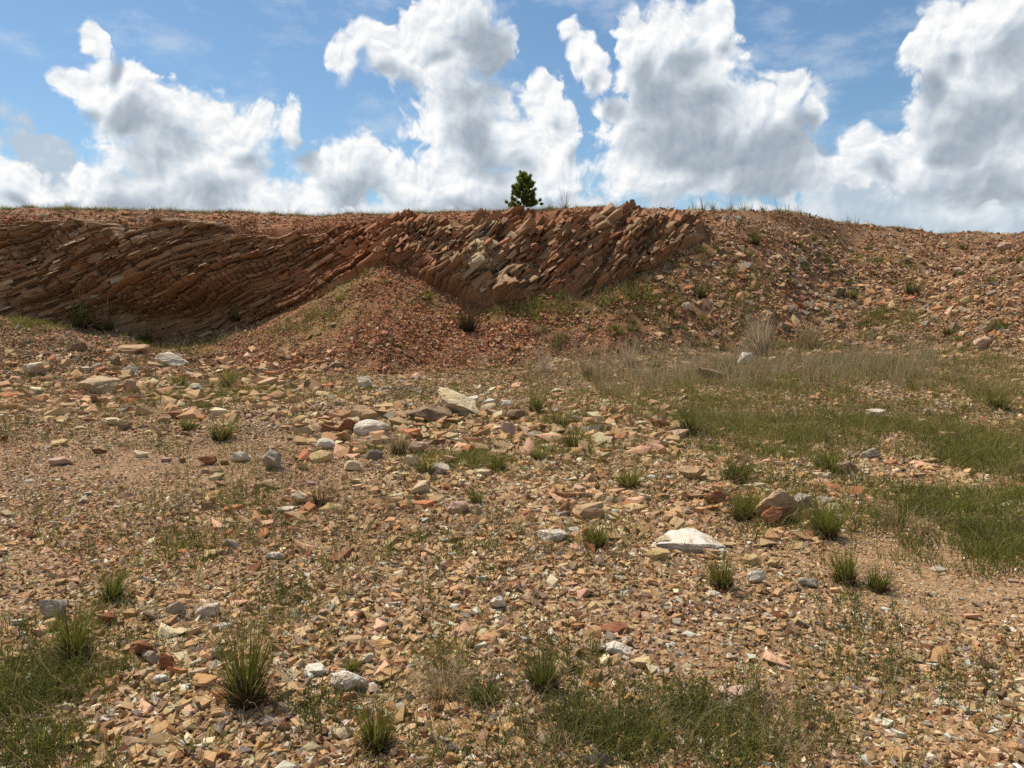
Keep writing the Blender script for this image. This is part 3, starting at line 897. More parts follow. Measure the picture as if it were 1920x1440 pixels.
ROCKS = [
 # near and middle floor, centre to right
 (1223,975,1357,1036,'white','block','biggest white boulder with pinkish streaks lying on the gravel',dict(name='boulder',category='boulder',sub=5,tilt=(.02,.10),yaw=-.15,hk=.74,sink=.24)),
 (1230,1005,1262,1030,'cream','block','cream stone leaning on the front of the biggest white boulder',{}),
 (1206,1024,1258,1053,'yellow','block','yellowish block in front of the biggest white boulder, lower left corner',{}),
 (1268,1005,1290,1021,'pink','block','small pinkish stone set against the biggest white boulder',{}),
 (1413,900,1488,984,'tan','block','tall tan boulder with an orange flank beside leaning grass',dict(name='boulder',category='boulder',sub=5,tilt=(.12,.25),hk=.95,sink=.2)),
 (1422,948,1482,990,'rust','block','rust-red base block under the tall tan boulder',{}),
 (1475,928,1523,956,'grey','slab','grey flat stone propped over a dark gap beside the tall tan boulder',dict(tilt=(.2,-.25))),
 (1322,920,1360,950,'rust','block','rust brown hollowed rock between the white boulder and the tall tan boulder',{}),
 (1402,1066,1436,1098,'white','block','crumbly white stone on the gravel between two grass tufts',{}),
 (1392,1040,1424,1062,'yellow','slab','flat yellow block just behind the crumbly white stone',{}),
 (1438,1044,1462,1066,'yellow','block','small upright yellow block right of the flat yellow one',{}),
 (1498,1083,1532,1103,'grey','block','whitish grey broken stone in front of the double grass tufts',{}),
 (1271,874,1322,904,'tan','block','tan block behind the biggest white boulder, at the edge of the green grass',{}),
 (1196,925,1220,941,'cream','block','small rounded cream stone up behind the biggest white boulder',{}),
 (1526,886,1560,902,'cream','block','rounded cream stone lying at the edge of the bare gravel oval',{}),
 (1612,842,1648,864,'grey','block','lone grey rock with rusty side at the tip of the bare gravel oval',{}),
 (1562,866,1614,892,'brown','block','knobbly brown rock beside the bare gravel oval',{}),
 (1563,755,1579,765,'orange','block','small bright orange stone alone among the pale gravel in the grass',{}),
 (1622,770,1658,788,'pale','slab','pale broken stone in the grass with a light chip beside it',{}),
 (1731,768,1754,781,'pink','block','pinkish angular stone in the grass above a thin flat slab',{}),
 (1716,787,1742,797,'tan','slab','thin flat tan slab lying in the grass',{}),
 (1382,664,1414,686,'white','block','pale rock with a dark hole at the foot of the rubble slope',{}),
 (1310,695,1364,713,'brown','slab','splintered brown slab in the green grass below the rubble slope',dict(tilt=(0,.25))),
 (1474,846,1492,858,'cream','block','little rounded cream stone half hidden in the long grass',{}),
 (1010,992,1064,1020,'white','slab','white layered stone with pink bands left of a grass tuft',{}),
 (1040,920,1082,944,'rust','block','dark red-brown pitted rock on the middle gravel',{}),
 (1070,944,1132,978,'tan','slab','splintered layered tan rock behind a yellow-green grass tuft',dict(tilt=(.1,-.2))),
 (838,938,878,968,'pink','block','pinkish wedge rock with one white edge on the middle gravel',{}),
 (876,946,908,971,'buff','block','rounded buff rock touching the pinkish wedge rock',{}),
 (746,937,773,958,'orange','slab','orange layered chip on the middle gravel',{}),
 (766,906,804,928,'cream','slab','pale yellow wedge tilted up on the middle gravel',dict(tilt=(0,-.35))),
 # the stony rise in the middle
 (817,737,904,781,'cream','slab','long cream slab lying on top of the stony rise',dict(name='boulder',category='boulder',sub=5,tilt=(.1,.18),hk=.85)),
 (763,762,850,792,'brown','block','mottled brown boulder under the long cream slab',dict(name='boulder',category='boulder',sub=5)),
 (666,789,728,820,'white','dome','rounded white rock split by a cleft, left end of the stony rise',dict(sub=5)),
 (870,742,900,756,'white','slab','white flake lying behind the end of the long cream slab',{}),
 (906,748,932,764,'white','slab','white leaf-shaped flake just right of the long cream slab',dict(tilt=(.2,-.2))),
 (938,752,960,766,'white','slab','smallest white flake at the right end of the stony rise',{}),
 (901,760,931,774,'buff','slab','thin buff plate propped against the long cream slab',dict(tilt=(.1,-.3))),
 (668,706,701,729,'pale','block','pale grey-white block alone at the foot of the red scree',{}),
 (632,787,667,814,'rust','block','rust wedge leaning beside the cleft white rock',dict(tilt=(0,-.4))),
 (623,810,656,832,'orange','slab','orange-brown chip in front of the rust wedge',dict(tilt=(0,-.3))),
 (660,766,708,793,'tan','slab','layered tan wedge just behind the cleft white rock',dict(tilt=(0,.3))),
 (594,822,628,843,'white','dome','smooth white rounded stone left of the stony rise',{}),
 (684,842,719,864,'dark','block','dark grey angular rock in front of the cleft white rock',{}),
 (715,820,732,832,'cream','block','pale yellow pebble-like stone by a thin grass tuft',{}),
 (763,826,804,853,'pink','block','pinkish tan rock in front of the mottled brown boulder',{}),
 (756,852,789,877,'cream','block','cream squarish block just left of a bright grass tuft',{}),
 (809,870,845,892,'pale','slab','pale tan rock just right of a bright grass tuft',{}),
 (892,880,920,894,'cream','slab','sharp cream flake lying in front of the middle grass',{}),
 (940,792,966,820,'pink','block','pair-like pink rock at the right end of the stony rise',{}),
 (953,769,986,789,'brown','block','brown rock beside the smallest white flake',{}),
 (645,863,678,884,'cream','block','rounded yellowish cream stone in front of the dark grey rock',{}),
 # left side
 (46,674,84,707,'pale','slab','pale slab standing on edge in the rubble below the shaded cliff',dict(tilt=(.9,-.15),hk=.8)),
 (297,662,357,689,'pale','slab','broad flat pale slab at the mouth of the shaded bay',dict(sub=5,tilt=(.22,.1),hk=.8)),
 (147,705,226,741,'buff','slab','long layered buff boulder in front of the left rubble',dict(name='boulder',category='boulder',sub=5,tilt=(.05,-.12),hk=.8)),
 (230,715,256,740,'tan','block','tan wedge at the right end of the long layered boulder',dict(tilt=(0,-.3))),
 (232,687,259,706,'pale','block','folded pale stone with a white corner in the left rubble',{}),
 (203,668,228,686,'brown','block','brown squared block in the left rubble',{}),
 (220,654,278,668,'tan','slab','long low tan slab along the top of the left rubble',{}),
 (143,690,171,701,'pale','slab','flat pale lens-shaped stone in the left rubble',{}),
 (126,645,161,662,'brown','slab','dark tilted slab at the top of the left rubble',dict(tilt=(0,-.3))),
 (97,826,130,838,'yellow','slab','bright yellow flat stone on the open gravel',{}),
 (189,784,232,799,'cream','slab','cream and orange slab with a dark side on the open gravel',{}),
 (220,791,248,809,'brown','block','brown block tucked under the cream and orange slab',{}),
 (297,779,318,795,'tan','block','small triangular tan stone left of a bright grass tuft',{}),
 (489,842,532,882,'grey','slab','grey-white streaked slab tilted up on edge',dict(tilt=(.5,.5),hk=.9)),
 (432,847,466,868,'pale','block','pale rock left of the grey-white streaked slab',{}),
 (372,856,406,874,'rust','block','low red-brown rock on the open gravel',{}),
 (576,846,628,869,'yellow','block','yellow-orange rock right of the grey-white streaked slab',{}),
 (249,846,279,859,'cream','block','cream stone alone on the open gravel',{}),
 (91,859,134,874,'pink','slab','flat pinkish slab on the open gravel near the frame edge',{}),
 (546,921,578,947,'cream','block','cracked cream rock beside a dead brown tuft',{}),
 (479,901,523,918,'tan','slab','long tan slab left of the cracked cream rock',{}),
 (519,951,551,964,'white','slab','white flat flake below the cracked cream rock',{}),
 (502,1034,531,1050,'white','block','white stone alone on fine gravel',{}),
 # foreground left
 (77,1128,127,1166,'grey','block','smooth grey-brown stone behind the left dark-based tuft',dict(sub=5)),
 (189,1150,224,1178,'rust','block','rust-red pitted rock right of the left dark-based tuft',{}),
 (316,1128,348,1161,'grey','slab','grey angular shard standing on edge',dict(tilt=(.5,-.4))),
 (369,1133,410,1163,'white','block','white and brown angular rock with a dark side',{}),
 (244,1200,288,1242,'rust','block','largest rust-red rock among the foreground stones',{}),
 (264,1222,297,1248,'grey','block','greenish grey wedge in front of the largest rust-red rock',{}),
 (295,1226,326,1258,'rust','block','dark rust block right of the greenish grey wedge',{}),
 (395,1212,419,1240,'grey','block','pale grey shard just left of the tall foreground tuft',{}),
 (354,1254,390,1277,'buff','block','buff wedge sitting on the orange layered slab',{}),
 (360,1270,408,1296,'orange','slab','orange layered slab left of the tall foreground tuft',{}),
 (288,1265,321,1293,'white','block','lumpy white stone among the foreground rust stones',{}),
 (622,1255,686,1303,'white','dome','white boulder with an orange stain in the near gravel',dict(name='boulder',category='boulder',sub=5,tilt=(.35,0))),
 (638,1190,688,1213,'tan','slab','tan slab above a dark gap behind the stained white boulder',{}),
 (696,1200,738,1219,'orange','slab','orange slab next to the tan slab, behind the stained white boulder',{}),
 (569,1246,614,1272,'white','slab','long white stone left of the stained white boulder',{}),
 (674,1225,704,1250,'pale','block','pale oblong stone right behind the stained white boulder',dict(tilt=(0,-.4))),
 (622,1362,664,1392,'buff','slab','flat cracked buff stone left of the front yellow-green tuft',{}),
 (820,1381,845,1400,'grey','block','grey stone at the bottom edge right of the front tuft',{}),
 (836,1390,862,1417,'dark','block','dark grey stone touching the grey one at the bottom edge',{}),
 (832,1412,862,1440,'orange','slab','orange broken slab at the very bottom edge',dict(tilt=(0,.4))),
 (918,1112,950,1146,'white','slab','white upright chip in the middle of the near gravel',dict(tilt=(.6,.2))),
 # foreground right
 (1124,1198,1182,1228,'white','block','crumbled white rock with yellow neighbours in the near gravel',{}),
 (1178,1230,1222,1256,'yellow','slab','yellow layered chip in front of the crumbled white rock',{}),
 (1122,1168,1182,1190,'rust','slab','rust-coloured flat block behind the crumbled white rock',{}),
 (1352,1288,1412,1322,'pink','slab','pink-white flat block surrounded by low dark weeds',{}),
 (1328,1358,1354,1380,'orange','block','light orange stone among the bottom weeds',{}),
 (1008,1316,1034,1340,'tan','block','tan stone at the edge of the bottom weeds',{}),
 # slopes and skyline
 (1872,460,1906,472,'pink','slab','pink slab jutting from the slope near the skyline at the frame edge',{}),
 (1798,560,1822,578,'yellow','block','yellowish squared block on the right rubble heap',{}),
 (1826,640,1858,658,'pink','block','pinkish rock at the foot of the right rubble heap',{}),
 (1472,576,1492,590,'pink','block','pink stone in the brown gully of the rubble slope',{}),
 (1276,574,1296,586,'pale','block','pale rock at the top of the lower brown rubble tongue',{}),
 (1179,379,1193,393,'brown','block','pointed brown block crowning the little cairn on the skyline',dict(hk=1.2,sink=.05)),
 (1169,386,1180,397,'rust','block','left rust block of the little cairn on the skyline',dict(hk=1.0,sink=.05)),
 (1191,387,1203,398,'rust','block','right rust block of the little cairn on the skyline',dict(hk=1.0,sink=.05)),
 (1132,388,1146,398,'rust','block','rust block on the skyline left of the little cairn',dict(hk=.9)),
 (1398,430,1424,444,'tan','slab','tan slabs ledge near the skyline above a grass tuft',{}),
 (1500,444,1522,458,'tan','block','jutting tan rock high on the right slope',{}),
]
for (u0, v0, u1, v1, col, shape, label, kw) in ROCKS:
    put_rock(u0, v0, u1, v1, col, shape, label, **kw)

# ordinary stones, the larger ones of the scatter, one object each
ST_M = {}
for ci_, c in enumerate(('buff', 'tan', 'pale', 'rust', 'grey', 'pink', 'brown')):
    ST_M[c] = [mesh('stone', *hull(5000 + 40 * ci_ + k, 9 + k % 3, (1, .75, .5)), RM[c]) for k in range(5)]
WORD = {'buff': 'buff', 'tan': 'tan', 'pale': 'pale', 'rust': 'rust-red', 'grey': 'grey', 'pink': 'pinkish', 'brown': 'brown'}
BANDS = [(1060, 1425, 62, 'on the near gravel', 14, 34, 0, 1900), (860, 1060, 60, 'on the gravel among the middle grass tufts', 12, 30, 0, 1500),
         (715, 860, 40, 'on the stony ground in front of the scree', 10, 26, 0, 1300), (470, 650, 38, 'on the rubble slope below the skyline', 9, 20, 1240, 1915)]
rs = np.random.default_rng(99)
LAND = []
for (u0, v0, u1, v1, col, shape, label, kw) in ROCKS:
    nick = label
    for w in (' with ', ' lying', ' on ', ' in ', ' beside', ' behind', ' between', ' at ', ' under', ' leaning', ' propped', ' just', ' left of', ' right of', ' standing',
              ' tilted', ' touching', ' among', ' alone', ' half', ' above', ' up ', ' surrounded', ' near', ' next', ' sitting', ' along', ' tucked', ' set ', ' right behind'):
        nick = nick.split(w)[0]
    LAND.append(((u0 + u1) / 2, (v0 + v1) / 2, nick))
nn = [l[2] for l in LAND]
LAND = [l for l in LAND if nn.count(l[2]) == 1]
TAKEN = set()


def stone_label(u, v, wpx, word):
    size = 'small' if wpx < 16 else ('middling' if wpx < 23 else 'big')
    for (lu, lv, nick) in sorted(LAND, key=lambda l: math.hypot(l[0] - u, (l[1] - v) * 1.6)):
        if abs(lu - u) > 1.6 * abs(lv - v): rel = 'to the right of' if u > lu else 'to the left of'
        else: rel = 'in front of' if v > lv else 'behind'
        lab = '%s %s stone %s the %s' % (size, word, rel, nick)
        if lab not in TAKEN and len(lab.split()) <= 15:
            TAKEN.add(lab)
            return lab


for (va, vb, n, where, lo, hi, ua, ub) in BANDS:
    k = 0
    while k < n:
        u, v = rs.uniform(ua, ub), rs.uniform(va, vb)
        f = hit(u, v)
        wpx = lo + (hi - lo) * rs.beta(1.3, 2.6)
        w = wpx * f[1] / FPX
        if any(math.hypot(f[0] - q[0], f[1] - q[1]) < q[2] + w * .6 for q in USED): continue
        c = list(ST_M)[int(rs.choice(7, p=[.26, .24, .18, .10, .07, .10, .05]))]
        o = obj('stone', ST_M[c][int(rs.integers(5))], None, (f[0], f[1], f[2] + w * .13), category='stone',
                label=stone_label(u, v, wpx, WORD[c]), group='loose stones ' + where)
        o.rotation_euler = (rs.normal(0, .3), rs.normal(0, .3), rs.uniform(0, 6.28))
        o.scale = (w * 1.1, w, w * rs.uniform(.7, 1.1))
        USED.append((f[0], f[1], w * .5))
        k += 1

# ------------------------------------------------------------------ grasses
def leaf_mat(name, base, mid, tip, transl=0.35):
    m = bpy.data.materials.new(name); m.use_nodes = True
    t = m.node_tree; N = NT(t)
    out = t.nodes['Material Output']; t.nodes.remove(t.nodes['Principled BSDF'])
    at = N.n('ShaderNodeAttribute', attribute_name='along').outputs['Fac']
    vr = N.n('ShaderNodeAttribute', attribute_name='vary').outputs['Fac']
    oi = N.n('ShaderNodeObjectInfo').outputs['Random']
    r = N.n('ShaderNodeValToRGB', {0: at})
    r.color_ramp.elements[0].color = (*base, 1); r.color_ramp.elements[1].color = (*tip, 1); r.color_ramp.elements[1].position = .95
    e = r.color_ramp.elements.new(.4); e.color = (*mid, 1)
    v = N.m('ADD', N.m('MULTIPLY', vr, .6), N.m('MULTIPLY', oi, .4))
    c = N.mix(1.0, r.outputs[0], N.mix(v, (.62, .66, .6), (1.35, 1.25, 1.1)), 'MULTIPLY')
    d = N.n('ShaderNodeBsdfDiffuse', {0: c, 1: .6}); tr = N.n('ShaderNodeBsdfTranslucent', {0: c})
    mx = N.n('ShaderNodeMixShader', {0: transl})
    t.links.new(d.outputs[0], mx.inputs[1]); t.links.new(tr.outputs[0], mx.inputs[2]); t.links.new(mx.outputs[0], out.inputs[0])
    return m


LM = {'green': leaf_mat('green_blade', (.17, .135, .045), (.205, .23, .042), (.30, .27, .085)),
      'lime': leaf_mat('lime_blade', (.16, .13, .05), (.17, .185, .030), (.25, .22, .06)),
      'dark': leaf_mat('dark_blade', (.10, .085, .033), (.13, .15, .036), (.21, .19, .07)),
      'straw': leaf_mat('straw_blade', (.27, .19, .105), (.36, .265, .155), (.42, .33, .21)),
      'blond': leaf_mat('blond_blade', (.30, .24, .15), (.46, .38, .27), (.55, .47, .36)),
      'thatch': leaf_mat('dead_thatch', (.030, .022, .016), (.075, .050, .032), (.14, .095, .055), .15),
      'stalk': leaf_mat('seed_stalk', (.11, .062, .035), (.15, .085, .05), (.22, .135, .085), .15),
      'weed': leaf_mat('weed_leaf', (.11, .095, .04), (.125, .150, .040), (.19, .195, .07)),
      'pine': leaf_mat('pine_needle', (.07, .10, .022), (.11, .165, .032), (.20, .25, .06), .45)}


def blades(rng, n, length, base_r, lean, width, curve=.5, seg=3, off=(0, 0, 0), ell=1.0):
    """n curved tapering blades; returns vertices, faces and the two colour attributes"""
    a = rng.uniform(0, 6.283, n)
    rr = base_r * np.sqrt(rng.uniform(0, 1, n))
    b0 = np.stack([rr * np.cos(a), rr * np.sin(a) * ell, np.zeros(n)], -1) + np.array(off)
    az = a + rng.normal(0, .5, n)
    L = rng.uniform(*length, n)
    ln = np.abs(rng.uniform(*lean, n)) * (0.35 + .65 * rr / max(base_r, 1e-6))
    cv = curve * rng.uniform(.3, 1.2, n)
    ts = np.linspace(0, 1, seg + 1)
    V, A, R = [], [], []
    vary = rng.uniform(0, 1, n)
    side = np.stack([-np.sin(az), np.cos(az), np.zeros(n)], -1)
    sp = rng.uniform(0, 6.283, n)
    side = side * np.cos(sp)[:, None] + np.stack([np.cos(az), np.sin(az), np.zeros(n)], -1) * np.sin(sp)[:, None]
    p = b0.copy(); pts = [p.copy()]
    for k in range(seg):
        ang = ln + cv * (k + .5) / seg
        d = np.stack([np.sin(ang) * np.cos(az), np.sin(ang) * np.sin(az), np.cos(ang)], -1)
        p = p + d * (L / seg)[:, None]; pts.append(p.copy())
    for k, t in enumerate(ts):
        w = width * (1 - t ** 1.6) * .5 + width * .06
        V.append(pts[k] - side * w); V.append(pts[k] + side * w)
        A += [np.full(n, t)] * 2; R += [vary] * 2
    V = np.stack(V, 1)                      # n, 2(seg+1), 3
    m = 2 * (seg + 1)
    base = np.arange(n)[:, None] * m
    F = np.concatenate([base + np.array([[2 * k, 2 * k + 1, 2 * k + 3, 2 * k + 2]]) for k in range(seg)], 0)
    return V.reshape(-1, 3), F, np.stack(A, 1).ravel(), np.stack(R, 1).ravel()


def blade_mesh(name, mat, parts):
    Vs, Fs, As, Rs, k = [], [], [], [], 0
    for V, F, A, R in parts:
        Vs.append(V); Fs.append(F + k); As.append(A); Rs.append(R); k += len(V)
    return mesh(name, np.concatenate(Vs), np.concatenate(Fs), mat, True, {'along': np.concatenate(As), 'vary': np.concatenate(Rs)})


def put_tuft(u, v, hpx, wpx, spx, kind, label, dead=True, n=None, name='grass_tuft', group=None, arch=.45, pale_stalks=False):
    """a bunch grass: blades, dark dead base, seed stalks; sizes in photograph pixels"""
    rng = np.random.default_rng(int(u * 3 + v * 11))
    f = hit(u, v)
    k = math.hypot(f[0], f[1]) / FPX
    h, w = hpx * k, wpx * k
    root = obj(name, None, None, (f[0], f[1], f[2] - .01), label=label, category='grass')
    if group: root['group'] = group
    br = w * .16
    spread = math.atan2(w * .5 - br, h) * 1.15
    n = n or int(np.clip(hpx * 2.4, 60, 230))
    lean_x, lean_y = rng.normal(0, .10, 2)
    bw = max(.0032, 1.1 * k)
    P = [blades(rng, n, (h * .45, h * 1.12), br, (0, spread * 1.6), bw, arch * rng.uniform(.7, 1.5))]
    P.append(blades(rng, n // 4, (h * .4, h * .8), br * 1.1, (spread, spread * 2 + .3), bw, 1.1))
    obj('blades', blade_mesh('blades', LM[kind], P), root)
    root.rotation_euler = (lean_x, lean_y, 0)
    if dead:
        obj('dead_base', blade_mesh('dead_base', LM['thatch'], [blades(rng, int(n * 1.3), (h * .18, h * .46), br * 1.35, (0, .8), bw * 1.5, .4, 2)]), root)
        obj('dry_blades', blade_mesh('dry_blades', LM['straw'], [blades(rng, n // 3, (h * .35, h * .9), br * 1.3, (.2, 1.3), bw * .8, 1.3)]), root)
    if spx:
        s = spx * k
        ns = int(rng.integers(7, 14))
        st = [blades(rng, ns, (s * .7, s * 1.05), br * .8, (0, .16), max(.003, .9 * k), .12, 4)]
        obj('seed_stalks', blade_mesh('seed_stalks', LM['blond' if pale_stalks or kind in ('blond', 'straw') else 'stalk'], st), root)
    USED.append((f[0], f[1], w * .3))
    return root


TUFTS = [
 (208,1128,72,50,150,'green','small upright tuft with dark base alone on the open gravel',{}),
 (140,1242,115,64,190,'lime','dark-based tuft with thin stalks beside the smooth grey-brown stone',{}),
 (462,1325,190,96,300,'lime','tallest foreground tuft with long brown seed stalks',{}),
 (706,1408,118,88,140,'lime','yellow-green fan-shaped tuft at the front below the stained white boulder',dict(arch=.25)),
 (1353,1104,78,66,95,'lime','stiff yellow-green tuft in front of the biggest white boulder',{}),
 (1586,1094,82,64,0,'lime','left one of the double tufts on bare gravel',{}),
 (1645,1108,60,66,0,'lime','right one of the double tufts on bare gravel, lower and wider',{}),
 (1118,1028,70,68,0,'lime','spiky yellow-green tuft left of the biggest white boulder',{}),
 (1180,917,62,74,0,'green','dark-based tuft in front of pale stones, behind the spiky yellow-green tuft',{}),
 (800,892,54,52,0,'lime','bright tuft between the cream squarish block and the pale tan rock',{}),
 (932,884,52,50,90,'green','green tuft with reddish stalks in front of the stony rise',{}),
 (1010,864,44,58,0,'green','low green tuft just right of the one with reddish stalks',{}),
 (1075,842,58,64,0,'lime','feathery bright tuft behind the low green tuft',{}),
 (1003,775,52,34,0,'green','narrow tuft behind the brown rock of the stony rise',{}),
 (1050,806,54,70,70,'green','broad tuft right of the stony rise',{}),
 (748,852,56,42,0,'straw','thin dry tuft in front of the mottled brown boulder',{}),
 (415,825,54,60,0,'green','roundish green tuft on the far open gravel',{}),
 (352,806,32,36,0,'lime','small tuft left of the roundish green tuft',{}),
 (337,726,34,40,0,'lime','small bright tuft in front of the broad flat pale slab',{}),
 (430,726,38,38,0,'green','small green tuft right of the broad flat pale slab',{}),
 (893,948,44,38,0,'lime','thin tuft behind the rounded buff rock',{}),
 (1395,976,84,76,130,'lime','leaning tuft against the left side of the tall tan boulder',{}),
 (1548,1008,84,76,0,'green','tuft right of the tall tan boulder, among stones',{}),
 (1378,905,64,66,90,'dark','tuft with brown stalks behind the tall tan boulder',{}),
 (1552,884,60,74,0,'green','tuft beside the knobbly brown rock',{}),
 (1018,1296,110,84,150,'dark','sparse dark tuft with many thin stalks, right of the near gravel',{}),
 (655,1262,44,44,0,'lime','little tuft just behind the stained white boulder',{}),
 (1313,560,32,32,0,'dark','rounded dark green tuft on the slope under the cliff end',{}),
 (1427,670,84,46,100,'blond','tall pale blond dry tuft at the foot of the rubble slope',dict(dead=False)),
 (1515,655,46,60,40,'straw','dry tuft right of the tall pale blond tuft',dict(dead=False)),
 (150,615,52,52,125,'lime','tuft with tall pale stalks under the shaded cliff',dict(n=70,pale_stalks=True)),
 (195,620,50,60,90,'lime','arching tuft beside the one with tall pale stalks',dict(arch=1.0,n=60,pale_stalks=True)),
 (444,604,40,44,125,'lime','tuft with tall straw stalks at the right end of the shaded bay',dict(n=60,pale_stalks=True)),
 (272,645,36,36,0,'dark','dark tuft in the undercut of the shaded cliff',{}),
 (1415,458,28,26,0,'dark','small dark tuft under the tan slab ledge near the skyline',{}),
 (1796,520,18,26,0,'dark','small dark tuft high on the right rubble heap',{}),
 (1860,532,18,28,0,'green','small green tuft at the shoulder of the right rubble heap',{}),
 (1712,552,30,40,0,'dark','dark tuft in the gully left of the right rubble heap',{}),
 (1590,558,24,50,0,'dark','low dark bush-like tuft in the middle of the rubble slope',{}),
 (1782,628,26,44,0,'dark','dark tuft at the foot of the right rubble heap',{}),
 (1100,708,44,36,60,'straw','dry stalky tuft below the brown rubble',dict(dead=False)),
 (1180,690,50,40,70,'blond','thin blond stalks at the foot of the rubble tongue',dict(dead=False)),
 (1020,700,36,40,60,'blond','pale wispy stalks at the foot of the red scree',dict(dead=False)),
 (1293,815,60,44,100,'dark','tuft with tall brown stalks at the left edge of the green grass',{}),
 (600,950,44,40,0,'stalk','dead brown tuft beside the cracked cream rock',dict(dead=False)),
 (1870,770,44,56,0,'dark','dark tuft in the grass near the frame edge',{}),
 (1108,548,24,30,0,'green','small tuft at the foot of the lit cliff',{}),
 (1185,545,24,40,0,'green','green tuft at the foot of the lit cliff, toward its end',{}),
 (835,1305,105,150,60,'straw','dry brown arching grass patch right of the stained white boulder',dict(dead=False,arch=1.0,n=240)),
 (1690,990,66,150,0,'straw','pale arching dry grass in the green in front of the bare gravel oval',dict(dead=False,arch=1.2,n=120)),
 (905,1320,80,110,0,'dark','low dark grass patch between the dry brown patch and the sparse dark tuft',dict(dead=False,arch=.9)),
 (640,564,22,50,0,'green','green patchy tuft on the side of the red scree',dict(dead=False)),
 (800,560,20,40,0,'green','small green tuft at the upper edge of the red scree',dict(dead=False)),
]
for (u, v, h, w, s, kind, label, kw) in TUFTS:
    put_tuft(u, v, h, w, s, kind, label, **kw)

# tall grasses along the plateau edge, each a plant against the sky
rs = np.random.default_rng(12)
EDGE = [(1057, 48, 'tallest dry grass clump on the skyline right of the pine'), (1030, 26, 'low grass clump on the skyline between pine and tallest clump'),
        (1296, 26, None), (1312, 34, None), (1332, 30, None), (1362, 32, None), (1386, 34, None), (1400, 24, None), (1424, 26, None), (1452, 30, None), (1466, 26, None),
        (1490, 22, None), (1580, 20, None), (1596, 22, None), (1616, 18, None), (1716, 14, None),
        (142, 22, 'taller green grass clump on the skyline above the shaded cliff'), (440, 16, 'lone dry grass clump on the skyline above the cliff bay')]
ORD = 'first second third fourth fifth sixth seventh eighth ninth tenth eleventh twelfth thirteenth last'.split()
for (u, hp, label) in EDGE:
    a = (u - 960) / FPX
    ys, zs = stations(np.array([a]))
    y = float(ys[3][0]) + .12; x = a * y
    z = float(height(np.array([x]), np.array([y]))[0]); k = y / FPX
    root = obj('grass_tuft', None, None, (x, y, z - .02), category='grass',
               label=label or '%s thin dry grass clump on the skyline, counted rightwards from the cairn' % ORD[EDGE.index((u, hp, label)) - 2])
    if not label: root['group'] = 'grass clumps on the skyline'
    h = hp * k
    obj('stalks', blade_mesh('stalks', LM['straw'], [blades(rs, 14, (h * .6, h * 1.15), .05, (0, .5), .010, .3, 4, (0, 0, 0))]), root)
    obj('blades', blade_mesh('blades', LM['green'], [blades(rs, 40, (h * .2, h * .55), .09, (0, .9), .010, .6)]), root)

# a dead twiggy shrub on the scree
f = hit(876, 622); k = f[1] / FPX
sh = obj('dead_shrub', None, None, f, label='dead grey-brown twiggy shrub on the lower right side of the red scree', category='shrub')
obj('twigs', blade_mesh('twigs', LM['thatch'], [blades(rs, 260, (20 * k, 52 * k), .16, (0, .8), .012, .5, 4)]), sh)
obj('stem', blade_mesh('stem', LM['stalk'], [blades(rs, 40, (10 * k, 30 * k), .08, (0, .6), .02, .3, 3)]), sh)

# ------------------------------------------------------------------ ground cover
def clump(name, seed, mat, n, L, R, lean, w, curve):
    r = np.random.default_rng(seed)
    return blade_mesh(name, LM[mat], [blades(r, n, L, R, lean, w, curve, 2)])


def weed_mesh(seed):
    """low leafy weed: stems set with small leaves"""
    r = np.random.default_rng(seed); P = []
    for s in range(6):
        off = np.array([r.normal(0, .09), r.normal(0, .09), 0]); top = off + np.array([r.normal(0, .03), r.normal(0, .03), r.uniform(.06, .20)])
        P.append(blades(r, 1, (top[2], top[2] + .01), .001, (0, .1), .004, .05, 2, off))
        for t in np.linspace(.2, 1, 6):
            P.append(blades(r, 3, (.012, .028), .002, (.3, 1.2), .006, .4, 1, off + (top - off) * t))
    return blade_mesh('weed', LM['weed'], P)


short = [clump('short_grass', 10 + i, 'green' if i % 3 else 'dark', 26, (.04, .13), .10, (0, .9), .0055, .8) for i in range(6)]
dry = [clump('dry_grass', 30 + i, ('straw', 'lime', 'straw', 'green')[i], 13, (.07, .26), .11, (.1, .9), .0042, 1.1) for i in range(4)]
weed = [weed_mesh(50 + i) for i in range(5)]
bush = [clump('bush', 90 + i, ('dark', 'green', 'straw', 'dark')[i], 70, (.10, .26), .07, (0, 1.2), .010, .7) for i in range(4)]
wisp = [clump('wisp', 95 + i, ('blond', 'straw', 'blond')[i], 12, (.22, .52), .12, (0, .45), .0055, .5) for i in range(3)]
sprig = [clump('sprig', 70 + i, 'lime', 6, (.03, .08), .02, (.2, 1.0), .005, .6) for i in range(3)]
cover_coll = source_collection('ground_cover', short + dry + weed + sprig + bush + wisp)      # 0-5, 6-9, 10-14, 15-17, 18-21

